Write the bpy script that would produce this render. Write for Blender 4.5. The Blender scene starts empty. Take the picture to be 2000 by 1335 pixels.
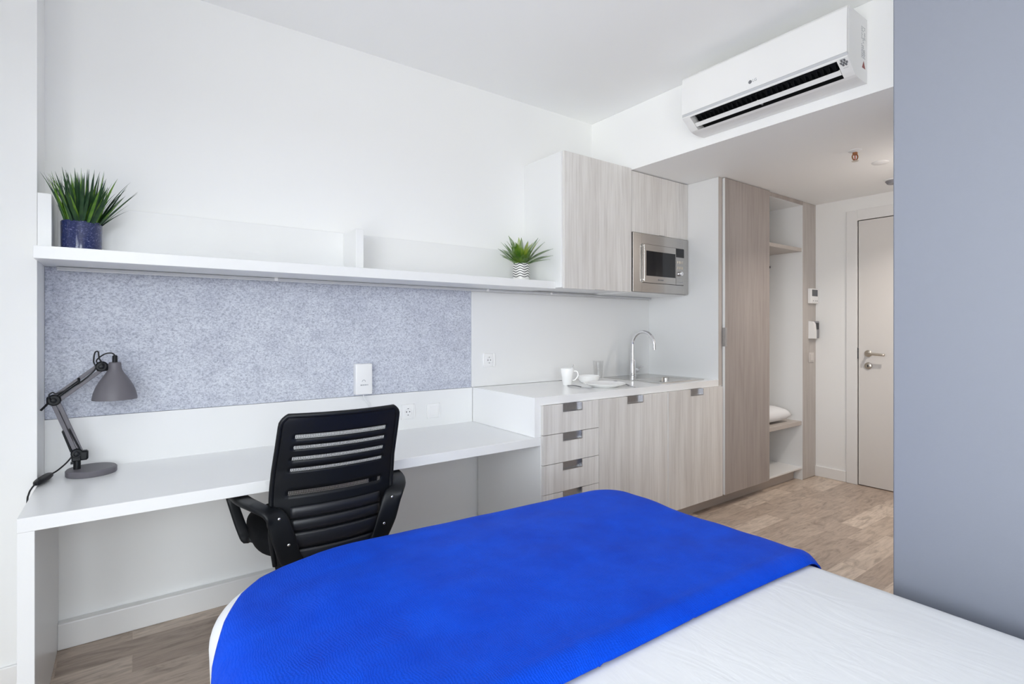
import bpy, bmesh, math, random
from mathutils import Vector, Matrix, noise
random.seed(7)
PI = math.pi
C = bpy.context.scene.collection
S = bpy.context.scene

# ------------------------------------------------------------------ camera
CAM_H = 1.26
YAW = 0.6271259
cam = bpy.data.cameras.new('camera'); camo = bpy.data.objects.new('camera', cam); C.objects.link(camo)
camo.location = (0, 0, CAM_H); camo.rotation_euler = (PI/2, 0, -YAW)
cam.sensor_width = 36.0; cam.lens = 36.0*1023.48/2000.0
cam.shift_y = -(667.5-641.74)/2000.0
cam.clip_start = 0.02
S.camera = camo

# ------------------------------------------------------------------ colour management
S.view_settings.view_transform = 'Standard'; S.view_settings.look = 'None'
S.view_settings.gamma = 1.0; S.view_settings.use_curve_mapping = False
S.view_settings.exposure = -0.30
S.cycles.use_denoising = True
S.cycles.max_bounces = 16; S.cycles.diffuse_bounces = 10
S.cycles.sample_clamp_indirect = 6.0
S.cycles.caustics_reflective = False; S.cycles.caustics_refractive = False

# ------------------------------------------------------------------ daylight
W = bpy.data.worlds.new('world'); S.world = W; W.use_nodes = True
nt = W.node_tree; bg = nt.nodes['Background']
tc = nt.nodes.new('ShaderNodeTexCoord'); sx = nt.nodes.new('ShaderNodeSeparateXYZ')
def sky_ramp(stops):
    r = nt.nodes.new('ShaderNodeValToRGB'); el = r.color_ramp.elements
    while len(el) < len(stops): el.new(0.5)
    for q, (p, k, c) in zip(el, stops): q.position = p; q.color = (k*c[0], k*c[1], k*c[2], 1)
    nt.links.new(sx.outputs['Z'], r.inputs[0]); return r.outputs[0]
nt.links.new(tc.outputs['Generated'], sx.inputs[0])
GROUND, HAZE, BLUE = (1.0, 1.0, 0.985), (0.94, 1.0, 1.06), (0.80, 0.95, 1.15)
# seen from the side window: sunlit paving below a pale sky; towards -Y: a bright hazy horizon
side = sky_ramp([(0.0, 9.2, GROUND), (0.012, 9.2, GROUND), (0.03, 12.0, HAZE), (0.30, 9.0, HAZE), (0.6, 1.2, BLUE)])
rear = sky_ramp([(0.0, 2.5, GROUND), (0.012, 2.5, GROUND), (0.03, 14.5, HAZE), (0.38, 13.0, HAZE), (0.55, 1.6, BLUE)])
fy = nt.nodes.new('ShaderNodeMapRange'); fy.interpolation_type = 'SMOOTHSTEP'
fy.inputs['From Min'].default_value = -0.80; fy.inputs['From Max'].default_value = -0.96
nt.links.new(sx.outputs['Y'], fy.inputs['Value'])
mx = nt.nodes.new('ShaderNodeMix'); mx.data_type = 'RGBA'
nt.links.new(fy.outputs[0], mx.inputs[0]); nt.links.new(side, mx.inputs[6]); nt.links.new(rear, mx.inputs[7])
nt.links.new(mx.outputs[2], bg.inputs[0]); bg.inputs[1].default_value = 1.0
# the window opening as a light portal
WIN = dict(x=-1.0, y0=-1.25, y1=0.98, z0=0.25, z1=2.45)
pl = bpy.data.lights.new('window_portal', 'AREA'); pl.shape = 'RECTANGLE'
pl.size = WIN['y1']-WIN['y0']; pl.size_y = WIN['z1']-WIN['z0']; pl.cycles.is_portal = True
po = bpy.data.objects.new('window_portal', pl); C.objects.link(po)
po.location = (WIN['x']-0.14, (WIN['y0']+WIN['y1'])/2, (WIN['z0']+WIN['z1'])/2)
po.rotation_euler = (PI/2, 0, -PI/2)
WIN2 = dict(y=-1.6, x0=-0.82, x1=0.20, z0=0.06, z1=2.45)
pl2 = bpy.data.lights.new('rear_window_portal', 'AREA'); pl2.shape = 'RECTANGLE'
pl2.size = WIN2['x1']-WIN2['x0']; pl2.size_y = WIN2['z1']-WIN2['z0']; pl2.cycles.is_portal = True
po2 = bpy.data.objects.new('rear_window_portal', pl2); C.objects.link(po2)
po2.location = ((WIN2['x0']+WIN2['x1'])/2, WIN2['y']-0.16, (WIN2['z0']+WIN2['z1'])/2)
po2.rotation_euler = (PI/2, 0, 0)

# ------------------------------------------------------------------ material helpers
def mat(name, col=(0.8, 0.8, 0.8), rough=0.5, metal=0.0, **kw):
    m = bpy.data.materials.new(name); m.use_nodes = True
    b = m.node_tree.nodes['Principled BSDF']
    b.inputs['Base Color'].default_value = (*col, 1); b.inputs['Roughness'].default_value = rough
    b.inputs['Metallic'].default_value = metal
    for k, v in kw.items(): b.inputs[k].default_value = v
    return m
def N(m, t, **kw):
    n = m.node_tree.nodes.new(t)
    for k, v in kw.items(): setattr(n, k, v)
    return n
def L(m, a, b): m.node_tree.links.new(a, b)
def bsdf(m): return m.node_tree.nodes['Principled BSDF']
def coords(m, scale=(1, 1, 1), rot=(0, 0, 0), space='Object'):
    t = N(m, 'ShaderNodeTexCoord'); mp = N(m, 'ShaderNodeMapping')
    mp.inputs['Scale'].default_value = scale; mp.inputs['Rotation'].default_value = rot
    L(m, t.outputs[space], mp.inputs['Vector']); return mp.outputs['Vector']
def noisetex(m, vec, scale, detail=4, rough=0.55, dist=0.0):
    n = N(m, 'ShaderNodeTexNoise'); n.inputs['Scale'].default_value = scale
    n.inputs['Detail'].default_value = detail; n.inputs['Roughness'].default_value = rough
    n.inputs['Distortion'].default_value = dist
    L(m, vec, n.inputs['Vector']); return n.outputs['Fac']
def ramp(m, fac, stops):
    r = N(m, 'ShaderNodeValToRGB'); el = r.color_ramp.elements
    while len(el) < len(stops): el.new(0.5)
    for q, (p, c) in zip(el, stops): q.position = p; q.color = (*c, 1)
    L(m, fac, r.inputs[0]); return r.outputs['Color']
def bump(m, fac, strength=0.2, dist=0.01):
    b = N(m, 'ShaderNodeBump'); b.inputs['Strength'].default_value = strength
    b.inputs['Distance'].default_value = dist
    L(m, fac, b.inputs['Height']); L(m, b.outputs['Normal'], bsdf(m).inputs['Normal'])
def mixc(m, fac, a, b, mode='MIX'):
    x = N(m, 'ShaderNodeMix', data_type='RGBA', blend_type=mode)
    if isinstance(fac, float): x.inputs[0].default_value = fac
    else: L(m, fac, x.inputs[0])
    for i, v in ((6, a), (7, b)):
        if isinstance(v, tuple): x.inputs[i].default_value = (*v, 1)
        else: L(m, v, x.inputs[i])
    return x.outputs[2]

M = {}
def paint(name, col, rough=0.65):
    m = mat(name, col, rough); v = coords(m)
    bump(m, noisetex(m, v, 180, 3), 0.06, 0.002); return m
M['wall'] = paint('white_wall_paint', (0.86, 0.865, 0.86))
M['ceiling'] = paint('white_ceiling_paint', (0.92, 0.925, 0.92))
M['grey_wall'] = paint('blue_grey_wall_paint', (0.175, 0.188, 0.228), 0.5)
M['trim'] = mat('white_trim', (0.82, 0.82, 0.815), 0.35)
M['melamine'] = mat('white_melamine', (0.81, 0.815, 0.815), 0.28)
M['counter'] = mat('white_counter', (0.86, 0.86, 0.855), 0.16)
M['plastic_white'] = mat('white_plastic', (0.84, 0.84, 0.84), 0.3)
M['plastic_beige'] = mat('beige_plastic', (0.62, 0.585, 0.56), 0.35)
M['ac_white'] = mat('white_appliance_plastic', (0.84, 0.84, 0.835), 0.25)
M['ac_grey'] = mat('silver_grey_strip', (0.55, 0.56, 0.58), 0.35)
M['ceramic'] = mat('white_porcelain', (0.92, 0.92, 0.91), 0.12)
M['black'] = mat('black_plastic', (0.0045, 0.0055, 0.0075), 0.45, 0.0, **{'Specular IOR Level': 0.32})
M['black_gloss'] = mat('black_gloss', (0.008, 0.009, 0.012), 0.08)
M['dark'] = mat('dark_cavity', (0.006, 0.007, 0.009), 0.6)
M['slot'] = mat('socket_hole', (0.03, 0.03, 0.035), 0.6)
M['ink'] = mat('grey_print', (0.16, 0.165, 0.18), 0.6)
M['ink_light'] = mat('pale_print', (0.42, 0.43, 0.45), 0.6)
M['red_ink'] = mat('dark_red_print', (0.28, 0.07, 0.06), 0.6)
M['chrome'] = mat('chrome', (0.80, 0.80, 0.82), 0.09, 1.0)
M['brass'] = mat('copper_brass', (0.42, 0.20, 0.10), 0.3, 1.0)
M['warm_steel'] = mat('warm_satin_steel', (0.62, 0.56, 0.48), 0.3, 1.0)
M['lamp_grey'] = mat('matt_grey_lamp', (0.135, 0.128, 0.145), 0.5)
M['cable'] = mat('black_cable', (0.006, 0.006, 0.008), 0.5)
M['white_cable'] = mat('white_cable', (0.75, 0.76, 0.77), 0.4)
M['soil'] = mat('dark_soil', (0.02, 0.016, 0.012), 0.9)
M['mattress'] = mat('mattress_fabric', (0.75, 0.75, 0.74), 0.8)
M['bed_base'] = mat('grey_bed_base', (0.25, 0.25, 0.26), 0.7)
M['seat'] = mat('black_seat_fabric', (0.004, 0.0045, 0.006), 0.85, 0.0, **{'Specular IOR Level': 0.2})
M['grey_dev'] = mat('grey_device', (0.25, 0.25, 0.27), 0.4)
M['screen'] = mat('grey_lcd', (0.09, 0.095, 0.105), 0.25)

def mk_steel(name, col, rough, stretch):
    m = mat(name, col, rough, 1.0); v = coords(m, stretch)
    f = noisetex(m, v, 60, 3)
    c = ramp(m, f, [(0.3, tuple(x*0.9 for x in col)), (0.7, col)]); L(m, c, bsdf(m).inputs['Base Color'])
    bump(m, f, 0.05, 0.001); return m
M['steel'] = mk_steel('brushed_steel', (0.50, 0.485, 0.47), 0.24, (0.3, 8, 8))
M['sink_steel'] = mk_steel('sink_steel', (0.66, 0.65, 0.63), 0.22, (0.3, 4, 4))
M['cutlery_steel'] = mat('polished_cutlery_steel', (0.22, 0.22, 0.23), 0.18, 1.0)
M['pull_steel'] = mk_steel('pull_steel', (0.50, 0.50, 0.51), 0.3, (4, 1, 1))

def mk_ash(name, tint):
    m = mat(name, rough=0.42)
    v = coords(m, (1.0, 1.0, 0.045))
    f1 = noisetex(m, v, 55, 6, 0.6, 0.4)
    v2 = coords(m, (1.0, 1.0, 0.10))
    f2 = noisetex(m, v2, 7, 4, 0.55, 0.6)
    c1 = ramp(m, f1, [(0.30, (0.64, 0.62, 0.60)), (0.52, (0.75, 0.735, 0.72)), (0.75, (0.81, 0.80, 0.79))])
    c2 = ramp(m, f2, [(0.35, (0.84, 0.825, 0.815)), (0.62, (1, 1, 1))])
    L(m, mixc(m, 1.0, mixc(m, 0.85, c1, c2, 'MULTIPLY'), tint, 'MULTIPLY'), bsdf(m).inputs['Base Color'])
    bump(m, f1, 0.08, 0.001); return m
M['ash'] = mk_ash('pale_ash_laminate', (1.0, 0.995, 0.985))
M['ash_post_shaded'] = mk_ash('half_shaded_ash_laminate', (0.70, 0.67, 0.65))  # same ash on the post, some of the corridor shade put into its tint
M['ash_shaded'] = mk_ash('shaded_ash_laminate', (0.52, 0.475, 0.455))  # same ash on the wardrobe front, its weaker light put into the tint
M['ash_edge'] = mat('beige_edge_band', (0.50, 0.455, 0.42), 0.45)

def mk_floor():
    m = mat('oak_plank_vinyl', rough=0.33)
    v = coords(m)
    bk = N(m, 'ShaderNodeTexBrick'); bk.offset = 0.37; bk.offset_frequency = 2; bk.squash = 1.0
    bk.inputs['Scale'].default_value = 1.0
    bk.inputs['Brick Width'].default_value = 0.62; bk.inputs['Row Height'].default_value = 0.125
    bk.inputs['Mortar Size'].default_value = 0.0012; bk.inputs['Mortar Smooth'].default_value = 0.2
    bk.inputs['Bias'].default_value = 0.0
    bk.inputs['Color1'].default_value = (0, 0, 0, 1); bk.inputs['Color2'].default_value = (1, 1, 1, 1)
    bk.inputs['Mortar'].default_value = (0.25, 0.25, 0.25, 1)
    L(m, v, bk.inputs['Vector'])
    tone = ramp(m, bk.outputs['Color'], [(0.0, (0.375, 0.292, 0.235)), (0.5, (0.52, 0.425, 0.35)), (1.0, (0.67, 0.565, 0.475))])
    # per-plank offset of the grain
    add = N(m, 'ShaderNodeVectorMath', operation='MULTIPLY_ADD')
    add.inputs[1].default_value = (7.3, 3.1, 5.0)
    L(m, bk.outputs['Color'], add.inputs[0]); L(m, v, add.inputs[2])
    mp = N(m, 'ShaderNodeMapping'); mp.inputs['Scale'].default_value = (0.10, 1.0, 1.0)
    L(m, add.outputs[0], mp.inputs['Vector'])
    g1 = noisetex(m, mp.outputs[0], 70, 6, 0.6, 0.8)
    mp2 = N(m, 'ShaderNodeMapping'); mp2.inputs['Scale'].default_value = (0.35, 1.0, 1.0)
    L(m, add.outputs[0], mp2.inputs['Vector'])
    g2 = noisetex(m, mp2.outputs[0], 14, 5, 0.6, 1.6)
    ga = ramp(m, g1, [(0.28, (0.74, 0.72, 0.70)), (0.55, (1.0, 1.0, 1.0)), (0.8, (1.12, 1.12, 1.12))])
    gb = ramp(m, g2, [(0.30, (0.66, 0.64, 0.62)), (0.50, (1.0, 1.0, 1.0)), (0.75, (1.10, 1.10, 1.10))])
    c = mixc(m, 1.0, tone, ga, 'MULTIPLY'); c = mixc(m, 1.0, c, gb, 'MULTIPLY')
    L(m, c, bsdf(m).inputs['Base Color'])
    bump(m, g1, 0.10, 0.001); return m
M['floor'] = mk_floor()

def mk_felt():
    m = mat('blue_grey_felt', rough=0.95)
    v = coords(m, (0.85, 1, 1.1))
    a = noisetex(m, v, 150, 6, 0.72, 0.35)
    b = noisetex(m, v, 330, 3, 0.6)
    lo = noisetex(m, v, 9, 4, 0.6)
    sp_ = noisetex(m, v, 62, 5, 0.7, 0.5)
    c1 = ramp(m, a, [(0.28, (0.26, 0.275, 0.345)), (0.43, (0.50, 0.525, 0.605)), (0.56, (0.70, 0.73, 0.795)), (0.78, (0.80, 0.82, 0.875))])
    c2 = ramp(m, b, [(0.3, (0.80, 0.80, 0.82)), (0.6, (1.0, 1.0, 1.0))])
    c3 = ramp(m, sp_, [(0.30, (0.62, 0.63, 0.68)), (0.42, (0.96, 0.96, 0.97)), (0.6, (1, 1, 1))])
    c4 = ramp(m, lo, [(0.35, (0.88, 0.88, 0.90)), (0.6, (1.0, 1.0, 1.0))])
    c = mixc(m, 0.8, c1, c2, 'MULTIPLY'); c = mixc(m, 0.9, c, c3, 'MULTIPLY'); c = mixc(m, 1.0, c, c4, 'MULTIPLY')
    L(m, c, bsdf(m).inputs['Base Color'])
    bump(m, b, 0.35, 0.002); return m
M['felt'] = mk_felt()

def mk_blanket():
    m = mat('royal_blue_gauze', rough=0.6)
    v = coords(m)
    d = N(m, 'ShaderNodeTexNoise'); d.inputs['Scale'].default_value = 5.0; d.inputs['Detail'].default_value = 3
    L(m, v, d.inputs['Vector'])
    ad = N(m, 'ShaderNodeVectorMath', operation='MULTIPLY_ADD'); ad.inputs[1].default_value = (0.09, 0.09, 0.09)
    L(m, d.outputs['Color'], ad.inputs[0]); L(m, v, ad.inputs[2])
    w1 = N(m, 'ShaderNodeTexWave', wave_type='BANDS', bands_direction='X'); w1.inputs['Scale'].default_value = 52
    w1.inputs['Distortion'].default_value = 4.5; w1.inputs['Detail'].default_value = 2; w1.inputs['Detail Scale'].default_value = 2.2
    w2 = N(m, 'ShaderNodeTexWave', wave_type='BANDS', bands_direction='Y'); w2.inputs['Scale'].default_value = 70
    w2.inputs['Distortion'].default_value = 5.0; w2.inputs['Detail'].default_value = 2; w2.inputs['Detail Scale'].default_value = 2.0
    L(m, ad.outputs[0], w1.inputs['Vector']); L(m, ad.outputs[0], w2.inputs['Vector'])
    s = N(m, 'ShaderNodeMath', operation='MULTIPLY_ADD'); s.inputs[1].default_value = 0.7
    L(m, w2.outputs['Fac'], s.inputs[0]); L(m, w1.outputs['Fac'], s.inputs[2])
    f = noisetex(m, v, 9, 4)
    L(m, ramp(m, f, [(0.3, (0.000, 0.050, 0.54)), (0.7, (0.000, 0.070, 0.67))]), bsdf(m).inputs['Base Color'])
    b = bsdf(m)
    b.inputs['Sheen Weight'].default_value = 0.04; b.inputs['Sheen Roughness'].default_value = 0.45
    b.inputs['Sheen Tint'].default_value = (0.55, 0.60, 1.0, 1)
    b.inputs['Specular IOR Level'].default_value = 0.09
    bump(m, s.outputs[0], 0.24, 0.003); return m
M['blanket'] = mk_blanket()
def mk_sheet():
    m = mat('white_cotton', (0.80, 0.81, 0.83), 0.8)
    v = coords(m, (2.2, 0.7, 1), (0, 0, 0.25))
    f = noisetex(m, v, 7, 4, 0.5, 1.2)
    bump(m, f, 0.07, 0.03); return m
M['sheet'] = mk_sheet()
def mk_pot():
    m = mat('speckled_navy_glaze', rough=0.12)
    v = coords(m); f = noisetex(m, v, 170, 3, 0.7)
    L(m, ramp(m, f, [(0.52, (0.017, 0.026, 0.10)), (0.62, (0.05, 0.068, 0.19)), (0.72, (0.30, 0.33, 0.52))]), bsdf(m).inputs['Base Color'])
    return m
M['navy_pot'] = mk_pot()
def mk_zig():
    m = mat('white_glaze_black_waves', rough=0.3)
    t = N(m, 'ShaderNodeTexCoord'); sp = N(m, 'ShaderNodeSeparateXYZ'); L(m, t.outputs['Object'], sp.inputs[0])
    at = N(m, 'ShaderNodeMath', operation='ARCTAN2'); L(m, sp.outputs['Y'], at.inputs[0]); L(m, sp.outputs['X'], at.inputs[1])
    k = N(m, 'ShaderNodeMath', operation='MULTIPLY'); k.inputs[1].default_value = 6; L(m, at.outputs[0], k.inputs[0])
    si = N(m, 'ShaderNodeMath', operation='SINE'); L(m, k.outputs[0], si.inputs[0])
    zz = N(m, 'ShaderNodeMath', operation='MULTIPLY_ADD'); zz.inputs[1].default_value = 0.0042
    L(m, si.outputs[0], zz.inputs[0]); L(m, sp.outputs['Z'], zz.inputs[2])
    mo = N(m, 'ShaderNodeMath', operation='PINGPONG'); mo.inputs[1].default_value = 0.0075; L(m, zz.outputs[0], mo.inputs[0])
    lt = N(m, 'ShaderNodeMath', operation='LESS_THAN'); lt.inputs[1].default_value = 0.0027; L(m, mo.outputs[0], lt.inputs[0])
    g = N(m, 'ShaderNodeMath', operation='GREATER_THAN'); g.inputs[1].default_value = 0.024; L(m, sp.outputs['Z'], g.inputs[0])
    mu = N(m, 'ShaderNodeMath', operation='MULTIPLY'); L(m, lt.outputs[0], mu.inputs[0]); L(m, g.outputs[0], mu.inputs[1])
    L(m, mixc(m, mu.outputs[0], (0.80, 0.79, 0.77), (0.03, 0.03, 0.035)), bsdf(m).inputs['Base Color']); return m
M['zig_pot'] = mk_zig()
def leafmat(name, a, b, rough=0.4):
    m = mat(name, rough=rough); v = coords(m); f = noisetex(m, v, 30, 2)
    L(m, ramp(m, f, [(0.35, a), (0.65, b)]), bsdf(m).inputs['Base Color'])
    bsdf(m).inputs['Transmission Weight'].default_value = 0.0; return m
M['leaf_dark'] = leafmat('dark_green_leaf', (0.010, 0.045, 0.018), (0.028, 0.085, 0.022))
M['leaf_light'] = leafmat('fresh_green_leaf', (0.06, 0.17, 0.015), (0.15, 0.29, 0.03))
M['fern'] = leafmat('fern_green', (0.045, 0.14, 0.012), (0.16, 0.30, 0.022))
M['fern_light'] = leafmat('fern_yellow_green', (0.24, 0.40, 0.02), (0.50, 0.55, 0.06))
def mk_glass(name, tint, op):
    m = bpy.data.materials.new(name); m.use_nodes = True; n = m.node_tree; n.nodes.clear()
    o = n.nodes.new('ShaderNodeOutputMaterial'); t = n.nodes.new('ShaderNodeBsdfTransparent'); g = n.nodes.new('ShaderNodeBsdfGlossy')
    t.inputs[0].default_value = (*tint, 1); g.inputs['Roughness'].default_value = 0.03
    fr = n.nodes.new('ShaderNodeMath'); fr.operation = 'MULTIPLY_ADD'; lw = n.nodes.new('ShaderNodeLayerWeight'); lw.inputs[0].default_value = op
    fr.inputs[1].default_value = 0.55; fr.inputs[2].default_value = 0.03; n.links.new(lw.outputs['Facing'], fr.inputs[0])
    x = n.nodes.new('ShaderNodeMixShader'); n.links.new(fr.outputs[0], x.inputs[0]); n.links.new(t.outputs[0], x.inputs[1]); n.links.new(g.outputs[0], x.inputs[2])
    n.links.new(x.outputs[0], o.inputs[0]); return m
M['glass'] = mk_glass('clear_glass', (0.990, 0.993, 0.993), 0.18)
M['pane'] = mk_glass('window_glass', (0.985, 0.99, 0.99), 0.1)

# ------------------------------------------------------------------ mesh helpers
def box(bm, x0, x1, y0, y1, z0, z1, bev=0.0, seg=1):
    r = bmesh.ops.create_cube(bm, size=1.0); vs = r['verts']
    for v in vs:
        v.co = Vector(((x0+x1)/2+v.co.x*(x1-x0), (y0+y1)/2+v.co.y*(y1-y0), (z0+z1)/2+v.co.z*(z1-z0)))
    if bev > 0:
        es = list({e for v in vs for e in v.link_edges})
        bmesh.ops.bevel(bm, geom=es, offset=bev, segments=seg, profile=0.5, affect='EDGES')
    return vs
def lathe(bm, prof, c=(0, 0, 0), n=40, axis='Z', closed=False):
    rings = []
    for r, h in prof:
        ring = []
        for i in range(n):
            a = 2*PI*i/n; p = (r*math.cos(a), r*math.sin(a), h)
            if axis == 'X': p = (p[2], p[0], p[1])
            elif axis == 'Y': p = (p[0], p[2], p[1])
            ring.append(bm.verts.new((p[0]+c[0], p[1]+c[1], p[2]+c[2])))
        rings.append(ring)
    for a, b in zip(rings, rings[1:]):
        for i in range(n):
            bm.faces.new((a[i], a[(i+1) % n], b[(i+1) % n], b[i]))
    if prof[0][0] > 1e-6: bm.faces.new(rings[0][::-1])
    if prof[-1][0] > 1e-6: bm.faces.new(rings[-1])
    bmesh.ops.remove_doubles(bm, verts=[v for r in (rings[0], rings[-1]) for v in r], dist=1e-6)
def frames(pts):
    pts = [Vector(p) for p in pts]; T = []
    for i in range(len(pts)):
        a = pts[max(i-1, 0)]; b = pts[min(i+1, len(pts)-1)]; T.append((b-a).normalized())
    up = Vector((0, 0, 1)) if abs(T[0].z) < 0.9 else Vector((1, 0, 0))
    n = (up-T[0]*up.dot(T[0])).normalized(); out = []
    for t in T:
        n = (n-t*n.dot(t)).normalized(); out.append((t, n, t.cross(n)))
    return pts, out
def tube(bm, pts, r, n=12):
    pts, fr = frames(pts); rings = []
    rr = r if isinstance(r, (list, tuple)) else [r]*len(pts)
    for p, (t, a, b), q in zip(pts, fr, rr):
        rings.append([bm.verts.new(p+a*(q*math.cos(2*PI*i/n))+b*(q*math.sin(2*PI*i/n))) for i in range(n)])
    for A, B in zip(rings, rings[1:]):
        for i in range(n): bm.faces.new((A[i], A[(i+1) % n], B[(i+1) % n], B[i]))
    bm.faces.new(rings[0][::-1]); bm.faces.new(rings[-1])
def strap(bm, pts, wv, wid, thk, n=16, pw=3.0):
    """rounded flat bar along pts; wv = width direction per point, wid/thk full sizes per point"""
    pts, fr = frames(pts); rings = []
    for i, (p, (t, a, b)) in enumerate(zip(pts, fr)):
        w = Vector(wv[i]); w = (w-t*w.dot(t)).normalized(); h = t.cross(w)
        ring = []
        for k in range(n):
            c, s = math.cos(2*PI*k/n), math.sin(2*PI*k/n)
            ring.append(bm.verts.new(p+w*(wid[i]/2*math.copysign(abs(c)**(2/pw), c))+h*(thk[i]/2*math.copysign(abs(s)**(2/pw), s))))
        rings.append(ring)
    for A, B in zip(rings, rings[1:]):
        for k in range(n): bm.faces.new((A[k], A[(k+1) % n], B[(k+1) % n], B[k]))
    bm.faces.new(rings[0][::-1]); bm.faces.new(rings[-1])
def smooth_path(pts, k=6):
    P = [Vector(p) for p in pts]; out = []
    for i in range(len(P)-1):
        p0 = P[max(i-1, 0)]; p1 = P[i]; p2 = P[i+1]; p3 = P[min(i+2, len(P)-1)]
        for j in range(k):
            t = j/k
            out.append(0.5*((2*p1)+(-p0+p2)*t+(2*p0-5*p1+4*p2-p3)*t*t+(-p0+3*p1-3*p2+p3)*t**3))
    out.append(P[-1]); return out
def prism_y(bm, prof, y0, y1):
    """closed XZ outline extruded along Y"""
    a = [bm.verts.new((x, y0, z)) for x, z in prof]; b = [bm.verts.new((x, y1, z)) for x, z in prof]
    n = len(prof)
    for i in range(n): bm.faces.new((a[i], a[(i+1) % n], b[(i+1) % n], b[i]))
    bm.faces.new(a[::-1]); bm.faces.new(b)
def BM(): return bmesh.new()
WL = {}
def obj(name, bm, m, parent=None, smooth=False, local=False, ang=None, loc=None):
    bmesh.ops.recalc_face_normals(bm, faces=bm.faces)
    base = Vector((0, 0, 0))
    if parent is not None: base = WL[parent.name]
    elif loc is not None: base = Vector(loc)
    if not local:
        for v in bm.verts: v.co -= base
    me = bpy.data.meshes.new(name); bm.to_mesh(me); bm.free()
    o = bpy.data.objects.new(name, me); C.objects.link(o)
    ms = m if isinstance(m, (list, tuple)) else [m]
    for q in ms: me.materials.append(M[q] if isinstance(q, str) else q)
    if smooth:
        for p in me.polygons: p.use_smooth = True
        if ang is not None: me.set_sharp_from_angle(angle=math.radians(ang))
    if parent is not None: o.parent = parent
    elif loc is not None: o.location = loc
    WL[o.name] = base.copy() if not local else (base.copy() if parent is not None or loc is not None else base)
    return o
def tag(o, label, cat, group=None):
    o['label'] = label; o['category'] = cat
    if group: o['group'] = group
    return o
def thing(name, label, cat, loc, group=None, rz=0):
    o = bpy.data.objects.new(name, None); C.objects.link(o); o.location = loc; o.rotation_euler = (0, 0, rz)
    o.empty_display_size = 0.05
    WL[o.name] = Vector(loc); return tag(o, label, cat, group)
def struct(name, bm, m, parent=None, **k):
    o = obj(name, bm, m, parent, **k)
    if parent is None: o['kind'] = 'structure'
    return o
def B(*a, **k):
    b = BM(); box(b, *a, **k); return b

# ------------------------------------------------------------------ measured planes (metres)
YW = 2.742      # main wall
YF = 2.117      # fronts of desk and base cabinets
XL = -0.278     # where the desk and the shelf meet the wall return
XS = 1.679      # drop panel of the worktop
XC1, XC2, XC3 = 2.091, 2.703, 3.315
XE = 4.757      # end wall with the door
ZC = 2.742; ZS = 2.322
XG, YG = 1.70, 0.554
YR = -1.6

# ------------------------------------------------------------------ room shell
struct('floor', B(-1.2, 5.0, YR-0.1, YW+0.2, -0.06, 0.0), 'floor')
struct('ceiling', B(-1.2, 5.0, YR-0.1, YW+0.2, ZC, ZC+0.1), 'ceiling')
struct('ceiling_lower', B(XC2, XE+0.1, YG, YW, ZS, ZC-0.001), 'ceiling')
struct('wall_back', B(-1.2, 5.0, YW, YW+0.15, 0, ZC), 'wall')
struct('wall_left', B(-1.2, XL, 2.535, YW, 0, ZC), 'wall')
struct('wall_right', B(XG, XG+0.12, YR, YG, 0, ZC-0.001, bev=0.003), 'grey_wall')
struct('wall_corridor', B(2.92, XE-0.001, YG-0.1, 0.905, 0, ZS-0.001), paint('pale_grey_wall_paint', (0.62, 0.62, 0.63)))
struct('wall_bathroom', B(XG+0.12, 2.92, YG-0.1, YG, 0, ZC-0.001), 'wall')
b = BM()
box(b, -1.2, WIN2['x0'], YR-0.2, YR, 0, ZC); box(b, WIN2['x1'], XG+0.1, YR-0.2, YR, 0, ZC)
box(b, WIN2['x0'], WIN2['x1'], YR-0.2, YR, 0, WIN2['z0']); box(b, WIN2['x0'], WIN2['x1'], YR-0.2, YR, WIN2['z1'], ZC)
struct('wall_rear', b, 'wall')
w = bpy.data.objects.new('window_2', None); C.objects.link(w); w['kind'] = 'structure'; w.location = (0, YR-0.17, 0); WL['window_2'] = Vector((0, YR-0.17, 0))
b = BM(); q0, q1 = YR-0.17, YR-0.11
for (a0, a1, c0, c1) in ((WIN2['x0'], WIN2['x0']+0.05, WIN2['z0'], WIN2['z1']), (WIN2['x1']-0.05, WIN2['x1'], WIN2['z0'], WIN2['z1']),
                         (WIN2['x0'], WIN2['x1'], WIN2['z0'], WIN2['z0']+0.05), (WIN2['x0'], WIN2['x1'], WIN2['z1']-0.05, WIN2['z1'])):
    box(b, a0, a1, q0, q1, c0, c1)
obj('window_frame', b, 'trim', w)
obj('pane', B(WIN2['x0']+0.05, WIN2['x1']-0.05, q0+0.025, q0+0.031, WIN2['z0']+0.05, WIN2['z1']-0.05), 'pane', w)
b = BM()
DY0, DY1, DH = 0.96, 1.792, 2.134
box(b, XE, XE+0.12, DY1, YW, 0, ZC); box(b, XE, XE+0.12, YG-0.1, DY0, 0, ZC); box(b, XE, XE+0.12, DY0, DY1, DH, ZC)
box(b, XE+0.12, XE+0.16, YG-0.1, YW, 0, ZC)  # unseen backing behind the door, added to stop daylight leaking in under it
struct('wall_end', b, 'wall')
b = BM()
wx0, wx1 = WIN['x']-0.2, WIN['x']
box(b, wx0, wx1, YR, WIN['y0'], 0, ZC); box(b, wx0, wx1, WIN['y1'], 2.535, 0, ZC)
box(b, wx0, wx1, WIN['y0'], WIN['y1'], 0, WIN['z0']); box(b, wx0, wx1, WIN['y0'], WIN['y1'], WIN['z1'], ZC)
struct('wall_window', b, 'wall')
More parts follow.
